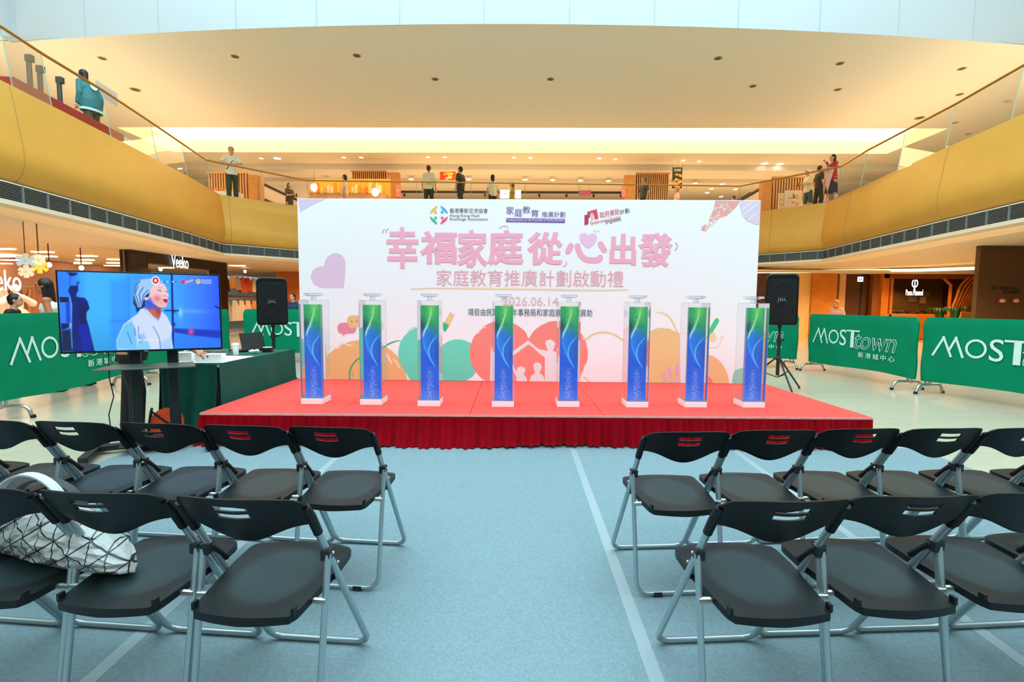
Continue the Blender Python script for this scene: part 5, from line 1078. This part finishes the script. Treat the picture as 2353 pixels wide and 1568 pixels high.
# yellow gift display
tb_ = thing('display_counter', 'long display counter of yellow festive goods on the far gallery', 'display counter', (gp(800, 450, 21.5).x, 21.5, F2))
MB().box((0, .3, .68), (3.4, .7, 1.36)).build('counter', WOODL, tb_, bevel=.02); MB().box((0, .66, 1.75), (3.4, .04, .8)).build('gold_back_panel', mat('gold_back', 'f2b63a', .5), tb_)
r = random.Random(12); cs = ['f5a623', 'ffc845', 'f08a1c', 'ffe08a', 'f7b040', 'e8e0c8', 'fff0c0']
for i in range(22):
    x_ = gp(800, 450, 21.5).x - 1.6 + i * .152; hh = r.uniform(.22, .5); c = cs[i % 7]
    m = MB(); z_ = F2 + 1.36
    if i % 3 == 0: m.lathe((0, 0, 0), [(.05, 0), (.06, hh * .5), (.03, hh * .8), (.035, hh)], 10)
    else: m.box((0, 0, hh / 2), (.12, .1, hh)); m.box((0, 0, hh + .02), (.05, .03, .04))
    tag(m.build('gift_package', mat('gift_' + c, c, .5), loc=(x_, 21.42 + .06 * (i % 2), z_)), 'small festive package standing on the yellow display counter', 'package', 'festive packages on the gallery counter')
for lab, px, py, Y, c, e in (('bright white lantern left of the yellow display', 722, 431, 21.4, 'fff8ea', 2.2), ('bright white lantern cluster at the right end of the yellow display', 862, 442, 21.0, 'fffdf4', 2.4)):
    q = gp(px, py, Y); t = thing('paper_lantern', lab, 'lantern', tuple(q)); MB().lathe((0, 0, 0), [(.05, -.16), (.13, -.1), (.16, 0), (.13, .1), (.05, .16)], 14).build('shade', lamp('lantern_paper', c, e), t, smooth=True); MB().tube([(0, 0, .16), (0, 0, .7)], .006, 5).build('cord', BLACK, t)
# food counters left and right corners
def food(lab, px, py, Y, n, pal, glab, grp, w_=1.2):
    q = gp(px, py, Y); t = thing('food_counter', lab, 'food counter', (q.x, Y, F2)); MB().box((0, .2, (q.z - F2) / 2 - .02), (w_, .5, q.z - F2 - .04)).build('counter', mat('counter_pale', 'd8d4cc', .4), t, bevel=.01); MB().box((0, -.06, .45), (w_ * .6, .02, .22)).build('front_panel', mat('panel_bluish', '8fa8d8', .3), t)
    for i in range(n):
        m = MB(); m.ball((0, 0, .06), (.07, .07, .07), 8); m.box((0, 0, .015), (.13, .13, .03)); tag(m.build('food_item', mat('food_' + pal[i % len(pal)], pal[i % len(pal)], .5), loc=(q.x - w_ / 2 + .1 + (w_ - .2) * (i % (n // 2)) / max(1, n // 2 - 1), Y + .08 + .2 * (i // (n // 2)), q.z - .04)), glab, 'food', grp)
food('small food counter left of the man leaning on the rail', 508, 437, 18.6, 10, ('c04a2a', 'f0a060', 'd8863c'), 'reddish pastry on the left corner food counter', 'pastries on the left corner counter')
food('food counter between the white cap man and the pink umbrella', 1880, 462, 18.9, 8, ('d8401c', 'ffd890', 'f08a30'), 'orange and cream food on the right corner counter', 'food on the right corner counter', 1.0)
# escalators
def escal(lab, P, Yd, dirn):
    a, b = [gp(*p, Yd) for p in P]; t = thing('escalator', lab, 'escalator', tuple(a)); d = b - a; off = Vector((0, 0, -.72))
    def run(o_, w_, mm, nm, y=0): MB().tube([o_ + Vector((0, y, 0)), d + o_ + Vector((0, y, 0))], w_, 8).build(nm, mm, t)
    run(Vector(), .06, TR, 'handrail'); run(off, .07, TR, 'skirt_rail'); run(Vector(), .06, TR, 'handrail', 1.1)
    MB().add([(0, .0, -.05), tuple(d + Vector((0, 0, -.05))), tuple(d + off), tuple(off)], [(0, 1, 2, 3)]).build('balustrade_panel', mat('escalator_panel', 'd8c4b8', .4), t)
    MB().add([tuple(off), tuple(d + off), tuple(d + off + Vector((0, 1.1, 0))), tuple(off + Vector((0, 1.1, 0)))], [(0, 1, 2, 3)]).build('steps', DARK, t)
escal('dark railed escalator descending to the right, left of the woman with the phone', ((590, 416), (664, 451)), 23.5, 1)
escal('dark railed escalator at the right end of the backdrop top', ((1752, 431), (1702, 460)), 23.0, 1)
a, b = gp(598, 404, 25.0), gp(705, 404, 25.0); tag(MB().box((0, 0, 1.3), (b.x - a.x, .1, 2.6)).build('white_shopfront_panel', mat('pale_pink_wall', 'ead9d2', .5), loc=((a.x + b.x) / 2, 25.2, F2)), 'pale pinkish panel wall behind the left escalator', 'wall panel')
# left gallery: queue posts, red table, sign holder
for i, (px, pt, X) in enumerate(((65, 125, -9.85), (90, 150, -9.9), (135, 176, -10.0))):
    p = at(px, pt, X=X); hgt = p.z - F2; t = thing('queue_post', ['tall dark queue post nearest the left picture edge', 'middle dark queue post of three on the left gallery', 'dark queue post closest to the woman in the teal jacket'][i], 'queue post', (p.x, p.y, F2))
    MB().tube([(0, 0, 0), (0, 0, hgt - .1)], .045, 12).lathe((0, 0, 0), [(.17, 0), (.17, .02), (.06, .04)], 16).build('post', mat('post_grey', '3a403c', .4), t, smooth=True); MB().box((.02, 0, hgt - .08), (.13, .1, .14)).build('belt_head', mat('post_grey', '3a403c', .4), t, bevel=.015)
t = thing('promotion_table', 'long low table with a red cloth beside the woman in the teal jacket', 'table', (-9.42, 10.2, F2), math.radians(99)); MB().box((0, 0, .26), (3.0, .3, .52)).build('red_cloth', mat('red_table_cloth', 'a82a20', .7), t, bevel=.02)
t = thing('sign_holder', 'clear acrylic sign holder on a thin post right of the woman in teal', 'sign holder', (-9.78, 11.6, F2), math.radians(99)); MB().box((0, 0, 1.42), (.75, .01, .32)).build('acrylic_sheet', glassmat('sign_sheet', (.9, .86, .88), .6, film=.35), t); MB().tube([(-.34, 0, 0), (-.34, 0, 1.3)], .01, 6).build('post', STEEL, t)
t = thing('potted_plant', 'small green plant in a white pot on the red table', 'plant', (-9.62, 10.9, F2 + .53)); MB().lathe((0, 0, 0), [(.05, 0), (.07, .12)], 12).build('pot', WHITE, t); m = MB(); [m.ball((r.uniform(-.05, .05), r.uniform(-.05, .05), .16 + r.uniform(0, .08)), (.03, .03, .05), 6) for _ in range(7)]; m.build('leaves', mat('leaf_green', '7aa83a', .6), t)
tag(MB().box((0, 0, .14), (.3, .24, .28), top=.85).build('cream_carton', mat('carton_cream', 'd9d2b4', .6), loc=(-9.88, 12.15, F2 + .3), bevel=.02), 'cream carton on the low box at the far end of the red table', 'carton')
tag(MB().box((0, 0, .15), (.7, .5, .3)).build('low_plinth', mat('plinth_beige', 'b8a68a', .6), loc=(-9.9, 12.25, F2), rz=1.75), 'low beige plinth under the cream carton', 'plinth')

# ------------------------------------------------------------------ ground floor shops, left
def spot(name, x, y, z, e, col=(1, .62, .32), r=.06, ang=150):
    l = bpy.data.lights.new(name, 'SPOT'); l.energy = e; l.color = col; l.spot_size = math.radians(ang); l.spot_blend = .6; l.shadow_soft_size = r
    o = bpy.data.objects.new(name, l); o.location = (x, y, z); C.objects.link(o)
for i, (x, y) in enumerate(((-14, 9.5), (-14, 13), (-14.5, 16.8), (-16.5, 12), (-13.5, 20.3), (-10.6, 22.5), (-10.8, 12), (-10.9, 16))): spot('shop_fill_spot', x, y, 2.85, 210)  # added warm fill so floor bounce brightens the left shops and soffit
for i, (x, y) in enumerate(((9.5, 20.0), (12.5, 18), (11, 14.5), (14, 15.5), (10.6, 10), (15, 18.5), (4, 20.5), (-4, 20.5))): spot('passage_fill_spot', x, y, 2.8, 250, (1, .66, .34))  # added warm fill for the right passage walls and soffit
XS = -12.0
ax = lambda px, py, X=XS: at(px, py, X=X)
WALLP = mat('shop_back_wall_pink', 'c99a8a', .6); WALLO = mat('shop_wall_orange', 'c8702e', .6)
struct(MB().box((-18.6, 14, 1.45), (.2, 20, 2.9)), 'wall_left', WALLP)
struct(MB().box((-8.2, 24.7, 1.45), (8.6, .2, 2.9)), 'wall_back', WALLO)
struct(MB().box((-18, 7.4, 1.45), (12, .15, 2.9)), 'wall_left', WALLP)
fr = thing('shop_front_frame', 'black shopfront frame around the entrance under the hanging white shop sign', 'shopfront', (XS, 0, 0))
y0, y1, y2, y3 = ax(290, 640).y, ax(330, 640).y, ax(490, 640).y, ax(513, 640).y
BF = mat('shopfront_black', '191512', .35); ztop = 2.92
for ya, yb in ((y0, y1), (y2, y3)): MB().box((0, (ya + yb) / 2, ztop / 2), (.35, yb - ya, ztop)).build('jamb', BF, fr, bevel=.01)
zl = (ax(334, 607).z + ax(486, 620).z) / 2
MB().box((0, (y1 + y2) / 2, (ztop + zl) / 2), (.35, y2 - y1, ztop - zl)).build('lintel', BF, fr)
sg = thing('shop_sign', 'white lit shop name sign on the black shopfront behind the television', 'sign', (XS + .22, 0, 0), math.radians(90))
SGN = lamp('sign_letter_white', 'f4fbff', 1.9)
a, b = ax(395, 622, XS + .22), ax(432, 592, XS + .22); text('letters', 'Veeko', SGN, sg, a.y, zl - .06, b.y, zl + .36, ext=.008)
a, b = ax(-60, 665, XS + .5), ax(46, 625, XS + .5); sg2 = thing('shop_sign', 'large white lit shop name sign at the left picture edge, cut off', 'sign', (XS + .5, 0, 0), math.radians(90))
text('letters', 'Veeko', SGN, sg2, a.y, b.z - .44, b.y, b.z + .02, ext=.008)
# glazing left of the entrance
for i, (ya, yb) in enumerate(((8.6, 10.7), (10.72, y0 - .05))):
    t = thing('shop_window_pane', ['large clear shop window pane at the left picture edge', 'clear shop window pane left of the black shopfront'][i], 'window pane', (XS, (ya + yb) / 2, 0))
    MB().add([(0, -(yb - ya) / 2, 0), (0, (yb - ya) / 2, 0), (0, (yb - ya) / 2, 2.9), (0, -(yb - ya) / 2, 2.9)], [(0, 1, 2, 3)]).build('pane', SHOPG, t); MB().box((0, (yb - ya) / 2, 1.45), (.03, .015, 2.9)).build('edge_seal', mat('seal', '8c7a6a', .4), t)
PANEL = lamp('shop_light_panel', 'ffe0b0', 9)
for i, (px, py) in enumerate(((8, 573), (17, 590), (27, 598), (4, 606), (98, 580), (108, 590), (200, 589), (195, 598), (190, 606), (268, 597), (265, 605), (258, 611), (382, 616), (545, 611))):
    p = at(px, py, z=2.9); p = p if p.x > -18 else at(px, py, X=-17.8); t = tag(MB().box((0, 0, 0), (.62, .16, .02)).build('ceiling_light_panel', PANEL, loc=(p.x, p.y, min(2.9, p.z))), 'small bright rectangular ceiling light inside the left shops', 'ceiling light', 'rectangular lights in the left shops')
for lab, px, py, X in (('bright white spotlight hanging right of the star flower ornaments', 113, 609, -12.8), ('bright white spotlight hanging just above the television top edge', 187, 616, -12.8), ('bright spotlight inside the black framed shop entrance', 369, 619, -13.5), ('bright spotlight in the shop right of the black frame', 563, 624, -12.6)):
    p = at(px, py, X=X); t = thing('shop_spotlight', lab, 'spotlight', tuple(p)); MB().ball((0, 0, 0), (.06, .06, .07), 10).build('bulb', lamp('bulb_white', 'fff4e0', 7), t, smooth=True); MB().tube([(0, 0, .08), (0, 0, 2.9 - p.z)], .015, 6).build('stem', WOODD, t)
# star flower ornaments
def flower(lab, px, py, r_, col):
    p = at(px, py, X=-9.9); t = thing('hanging_flower_ornament', lab, 'ornament', tuple(p), math.radians(38)); m = MB()
    for k in range(6):
        a = math.radians(60 * k + 30); m.tube([(0, 0, 0), (math.cos(a) * r_ * .5, 0, math.sin(a) * r_ * .5), (math.cos(a) * r_ * .9, 0, math.sin(a) * r_ * .9), (math.cos(a) * r_, 0, math.sin(a) * r_)], [.02, .034, .046, .025], 8)
    m.build('petals', lamp('flower_' + col, col, .35), t, smooth=True); MB().ball((0, 0, 0), .03, 8).build('centre', WHITE, t); MB().tube([(0, 0, r_ * .9), (0, 0, 2.92 - p.z)], .006, 5).build('cord', WOODD, t)  # faint emission put into the petals to brighten them
flower('pale blue six petalled hanging ornament, upper left of the cluster', 59, 600, .15, 'c4dbe0'); flower('cream six petalled hanging ornament, lower left of the cluster', 60, 625, .12, 'f6e8c4'); flower('small cream hanging flower ornament, upper right of the cluster', 88, 597, .11, 'fbf0d8'); flower('yellow six petalled hanging ornament, lower right of the cluster', 91, 613, .14, 'f4dc50')
# mannequin and garments
q = at(38, 700, X=-12.9); spot('mannequin_fill_spot', -12.5, q.y - .3, 2.8, 120, (1, .85, .75)); mn = thing('mannequin', 'white dressed mannequin in a full pale skirt in the left shop window', 'mannequin', (q.x, q.y, 0)); MW = mat('mannequin_white', 'f7ebe4', .6); PKS = mat('pale_pink_cloth', 'f3d2c4', .7)  # the spot is added fill to brighten the mannequin
MB().lathe((0, 0, .15), [(.5, 0), (.46, .4), (.34, .75), (.16, .98)], 20).build('skirt', PKS, mn, smooth=True); m = MB(); bone(m, (0, 0, 1.15), (0, 0, 1.42), .13, .14); bone(m, (0, 0, 1.45), (0, 0, 1.55), .05, .05); m.ball((0, 0, 1.66), (.08, .1, .11), 12); [bone(m, (0, s * .16, 1.45), (0, s * .42, 1.28), .06, .09) for s in (-1, 1)]; m.build('torso', MW, mn, smooth=True); MB().tube([(0, 0, 0), (0, 0, .3)], .02, 8).lathe((0, 0, 0), [(.18, 0), (.18, .02)], 16).build('stand', STEEL, mn)
def garment(lab, X, y, ztop, h, wd, col, grp):
    t = thing('hanging_garment', lab, 'garment', (X, y, ztop), grp and 0, grp); m = MB(); wv = random.Random(int(y * 50)); K = 12; vs = []
    for s in (-1, 1):
        for j in range(7):
            for i in range(K + 1):
                u = -1 + 2 * i / K; tt = j / 6; w2 = wd * (.32 + .2 * min(1, tt * 3) + .1 * tt); vs.append((s * (.03 + .03 * tt + .012 * math.sin(u * 9 + y)), u * w2, -.05 * abs(u) * (tt < .2) - h * tt))
    N = 7 * (K + 1); m.add(vs, [(s * N + j * (K + 1) + i, s * N + j * (K + 1) + i + 1, s * N + (j + 1) * (K + 1) + i + 1, s * N + (j + 1) * (K + 1) + i) for s in (0, 1) for j in range(6) for i in range(K)]); m.build('cloth', mat('garment_' + col, col, .7), t, smooth=True)
    MB().tube([(0, 0, 0), (0, 0, .06), (0, .03, .09)], .005, 5).build('hanger', STEEL, t)
rk = thing('clothes_rail', 'high clothes rail in the shop right of the black frame', 'clothes rail', (-12.6, 0, 0)); MB().tube([(0, 19.4, 2.55), (0, 23.8, 2.55)], .015, 6).tube([(0, 19.4, 0), (0, 19.4, 2.55)], .02, 6).tube([(0, 23.8, 0), (0, 23.8, 2.55)], .02, 6).build('rail', STEEL, rk); MB().box((0, 21.6, 1.62), (.4, 4.6, .05)).build('shelf', WOODD, rk)
for i, (y, c, h) in enumerate(((19.6, 'e9bfae', .75), (20.0, 'e07a50', .62), (20.5, '2a2620', .7), (21.0, 'e8a850', .55), (21.4, 'c8a898', .6), (21.8, 'e2582a', .7), (22.2, 'd85028', .62), (22.7, 'f0d4bc', .66), (23.2, 'd8602c', .6))): garment('garment on the high rail of the shop right of the black frame', -12.6, y, 2.5, h, .42, c, 'garments on the high rail')
rk = thing('clothes_rail', 'low clothes rail with pale garments in the shop right of the black frame', 'clothes rail', (-12.3, 0, 0)); MB().tube([(0, 19.2, 1.5), (0, 23.8, 1.5)], .015, 6).tube([(0, 19.2, 0), (0, 19.2, 1.5)], .015, 6).tube([(0, 23.8, 0), (0, 23.8, 1.5)], .015, 6).build('rail', STEEL, rk)
for i, (y, c) in enumerate(((19.5, 'ead2b8'), (20.0, 'efc8ae'), (20.6, 'faf0dc'), (21.1, 'f6e2cc'), (21.6, 'f2bfa0'), (22.1, 'c98a50'), (22.6, 'd49a60'), (23.1, 'c07c40'), (23.5, 'e0b070'))): garment('pale garment on the low rail behind the laptop barrier', -12.3, y, 1.45, .9, .5, c, 'garments on the low rail')
rk = thing('clothes_rail', 'clothes rail behind the woman in cream, beside the television', 'clothes rail', (-13.9, 0, 0)); MB().tube([(0, 11.6, 1.75), (0, 14.2, 1.75)], .015, 6).build('rail', STEEL, rk)
for i, (y, c) in enumerate(((11.9, 'c8c0a8'), (12.3, '5a564c'), (12.7, 'd8ccb4'), (13.1, '8a5038'), (13.6, 'c07a58'))): garment('garment on the rail behind the woman in cream', -13.9, y, 1.7, .9, .45, c, 'garments behind the woman in cream')

# ------------------------------------------------------------------ ground floor, right
YR = 20.6; gx = lambda px, Y=YR: at(px, 700, Y=Y).x
def wallseg(n, px0, px1, m_, Y=YR, z1=2.82, d=.2): return struct(MB().box(((gx(px0, Y) + gx(px1, Y)) / 2, Y + d / 2, z1 / 2), (gx(px1, Y) - gx(px0, Y), d, z1)), n, m_)
wallseg('wall_right', 1600, 1766, WOODD); wallseg('wall_right', 1766, 1864, mat('pale_wood_wall', 'eebf74', .5)); wallseg('wall_right', 1864, 1922, mat('orange_wood_wall', 'd07c20', .45, noise=.1, scale=3), YR - .1)
wallseg('trim_10', 1922, 1927, DARK); wallseg('wall_right', 1927, 1941, WOODL, YR - .1); wallseg('wall_right', 1941, 2003, mat('dark_brown_door_wall', '5a3010', .5, noise=.15, scale=4), YR + .3); wallseg('trim_11', 1975, 1979, DARK, YR + .28)
struct(MB().box((16.5, 24.6, 1.41), (9, .2, 2.82)).box((20.5, 17, 1.41), (.2, 16, 2.82)), 'wall_right', WOODD); wallseg('wall_right', 2003, 2022, mat('amber_panel', '8a4e14', .5), YR)
struct(MB().box((gx(2120), YR - .35, 2.78), (16, .9, .08)).box((gx(2000), 20.9, 2.78), (22, 3, .06)), 'ceiling', mat('lower_soffit', 'eddcc0'))
ls = MB(); pts = [at(1735, 625, Y=20.1), at(1990, 622, Y=19.9), at(2110, 621, Y=18.9), at(2244, 617, Y=17.4)]
tl = tag(ls.tube(pts, .062, 6, flat=.4).build('cove_strip_light', STRIP, smooth=True), 'long glowing cove light strip above the wooden walls on the right', 'strip light')
# brown painted wall block with wording
wl = MB().box(((gx(2243, 12.5) + 16.5) / 2, 12.56, 1.46), (16.5 - gx(2243, 12.5), .12, 2.92)); struct(wl, 'wall_right', mat('brown_wall', '5e3f1c', .6))
t = thing('wall_lettering', 'dark lettering and two small dessert pictures on the brown wall', 'wall lettering', (0, 12.49, 0)); INKB = mat('wall_ink', '2c1806', .6)
def wt(s_, x0, y0_, x1, y1_): a, b = at(x0, y1_, Y=12.49), at(x1, y0_, Y=12.49); text('words', s_, INKB, t, a.x, a.z, b.x, b.z, y=0, ext=.004)
wt("It's time to...", 2279, 656, 2342, 666); wt('Soufflé', 2305, 667, 2345, 675)
for x0 in (2289, 2321):
    a, b = at(x0, 697, Y=12.49), at(x0 + 22, 682, Y=12.49); m = MB().box(((a.x + b.x) / 2, -.004, (a.z + b.z) / 2), (b.x - a.x, .008, b.z - a.z)); m.build('dessert_picture', mat('dessert_ground', '7a2a18', .5), t); MB().ball(((a.x + b.x) / 2 + .03, -.01, a.z + .06), (.08, .012, .05), 10).build('dessert', mat('dessert_cream', 'd8b48c', .6), t)
# washroom sign
p = at(1977, 642, Y=20.0); t = thing('washroom_sign', 'small white square washroom sign with blue figures over the dark doorway', 'sign', tuple(p)); MB().tube([(0, 0, .1), (0, 0, 2.82 - p.z)], .01, 5).build('hanging_rod', STEEL, t); MB().box((0, 0, 0), (.2, .04, .2)).build('panel', lamp('wc_panel', 'e8f0ff', 1.2), t)
m = MB()
for s in (-1, 1): m.ball((s * .035, -.024, .045), (.018, .004, .018), 8); m.box((s * .035, -.024, -.01), (.035, .006, .075), top=.6)
m.build('figures', mat('wc_blue', '2048c0', .5), t)
# cafe
cf = thing('cafe_kiosk', 'wooden cafe front with an open dark interior and lit sign', 'cafe', (0, YR, 0)); OW = mat('cafe_orange_wood', 'c8701e', .45, noise=.08, scale=4)
X0, X1, X2 = gx(2022), gx(2176), gx(2260)
MB().box((X0 + .08, 0, 1.4), (.3, .3, 2.8)).box((X0 + .42, .05, 1.35), (.12, .2, 2.7)).build('door_post', OW, cf, bevel=.01); MB().box(((X0 + X2) / 2, 0, 2.66), (X2 - X0, .3, .2)).build('header', mat('cafe_header', '8c4212', .5), cf)
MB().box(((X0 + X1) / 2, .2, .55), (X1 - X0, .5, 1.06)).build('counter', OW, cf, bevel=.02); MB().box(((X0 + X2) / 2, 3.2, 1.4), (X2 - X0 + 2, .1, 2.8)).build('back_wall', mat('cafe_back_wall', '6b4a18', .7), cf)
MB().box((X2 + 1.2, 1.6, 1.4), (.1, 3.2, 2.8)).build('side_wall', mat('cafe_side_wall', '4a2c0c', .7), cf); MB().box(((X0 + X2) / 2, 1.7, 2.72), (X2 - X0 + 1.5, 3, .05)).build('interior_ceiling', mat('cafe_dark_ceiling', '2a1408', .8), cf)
for i, (px, py, w_, h_) in enumerate(((2097, 688, .32, .26), (2121, 690, .24, .3), (2128, 676, .3, .2), (2107, 670, .2, .12))): p = at(px, py, Y=YR + 3.1); MB().box((p.x, 3.12, p.z), (w_ * 1.2, .03, h_ * 1.1)).build('picture_frame', mat('frame_%d' % (i % 2), ('8a6a4a', 'a88858')[i % 2], .5), cf)
for i in range(5):
    px = 2098 + 16 * i; p = at(px, 640, Y=YR - .3)
for i in range(6):
    xt = gx(2190 + 13 * i); xb = gx(2166 + 9 * i); yy_ = -.25 + .06 * i; MB().tube(soft([(xt + .35, yy_, 2.62), (xt + .02, yy_, 2.3), (xb + .28, yy_, 1.6), (xb + .05, yy_, 1.0), (xb, yy_, 0)], .4, 7), .045, 8).build('curved_rib', OW, cf, smooth=True)
MB().tube([(X1 + .05, -.05, 0), (X1 + .05, -.05, 2.3), (X1 - .25, -.05, 2.58)], .06, 8).build('arch_post', OW, cf, smooth=True)
sg = thing('cafe_sign', 'white lit cafe sign with a tall looped symbol over small lettering', 'sign', (0, YR - .25, 0)); a, b = at(2094, 667, Y=YR - .25), at(2110, 643, Y=YR - .25); text('symbol', 'φ', SGN, sg, a.x, a.z, b.x, b.z, ext=.006)
a, b = at(2081, 679, Y=YR - .25), at(2121, 666, Y=YR - .25); text('letters', 'Passa.Planned', SGN, sg, a.x, a.z, b.x, b.z, ext=.006); MB().tube([((a.x + b.x) / 2, 0, b.z), ((a.x + b.x) / 2, .0, 2.7)], .008, 5).build('hanger', BLACK, sg)
spot('cafe_fill_spot', gx(2180, 19.5), 19.6, 2.6, 110, (1, .62, .3)); spot('cafe_fill_spot', gx(2110, 22), 22.5, 2.6, 90, (1, .6, .25)); spot('cafe_fill_spot', gx(2200, 22), 22.0, 2.6, 50, (1, .6, .25))  # added fill spots that brighten the ribs and the cafe interior
def plant(lab, px, py, Y, n, r_): 
    p = at(px, py, Y=Y); t = thing('potted_palm', lab, 'plant', (p.x, Y, 0)); MB().lathe((0, 0, 0), [(.16, 0), (.22, .5), (.2, .52)], 14).build('planter', BLACK, t, smooth=True); m = MB(); rr = random.Random(px)
    for k in range(n):
        a = 2 * math.pi * k / n; q = rr.uniform(.6, 1) * r_; z_ = p.z; P = [Vector((0, 0, .5)), Vector((math.cos(a) * q * .4, math.sin(a) * q * .4, z_ * .95)), Vector((math.cos(a) * q * .8, math.sin(a) * q * .8, z_)), Vector((math.cos(a) * q, math.sin(a) * q, z_ - .15))]; w2 = .05
        sd_ = Vector((-math.sin(a), math.cos(a), 0)); vs = [v for i, v_ in enumerate(P) for v in (v_ - sd_ * w2 * (.5, 1, .8, .05)[i], v_ + sd_ * w2 * (.5, 1, .8, .05)[i])]; m.add(vs, [(0, 1, 3, 2), (2, 3, 5, 4), (4, 5, 7, 6)])
    m.build('fronds', mat('palm_green', '2c5a1c', .5), t)
plant('leafy green plant in front of the cafe ribs, left one', 2160, 708, 19.4, 22, .5); plant('leafy green plant in front of the cafe ribs, right one', 2196, 706, 17.9, 22, .4)
for i, px in enumerate((2050, 2075, 2115)): p = at(px, 716, Y=YR + 1.2); t = thing('cafe_chair', ['dark cafe chair back over the counter, leftmost', 'dark cafe chair back over the counter, middle one', 'dark cafe chair back over the counter below the sign'][i], 'cafe chair', (p.x, YR + 1.4, 0)); MB().box((0, 0, .45), (.42, .42, .05)).build('seat', BLACK, t); MB().tube(soft([(-.2, -.2, .45), (-.2, -.24, p.z), (.2, -.24, p.z), (.2, -.2, .45)], .15), .03, 8).build('back', BLACK, t); [MB().tube([(a_ * .18, b_ * .18, 0), (a_ * .18, b_ * .18, .45)], .015, 6).build('leg', BLACK, t) for a_ in (-1, 1) for b_ in (-1, 1)]
p = at(2229, 702, Y=18.0); tag(MB().box((0, 0, .6), (.55, .4, 1.2)).build('menu_stand', mat('menu_tan', 'b07838', .6), loc=(p.x, 18.2, 0), bevel=.01), 'tan stand beside the brown wall at the cafe entrance', 'stand')
# recessed light slot and soffit panel joints on the right
p = at(2335, 569, z=2.915); tag(MB().box((0, 0, 0), (.5, .05, .012)).build('soffit_light_slot', PANEL, loc=tuple(p)), 'short bright light slot in the soffit near the right picture edge', 'ceiling light')
# gallery air fitting text
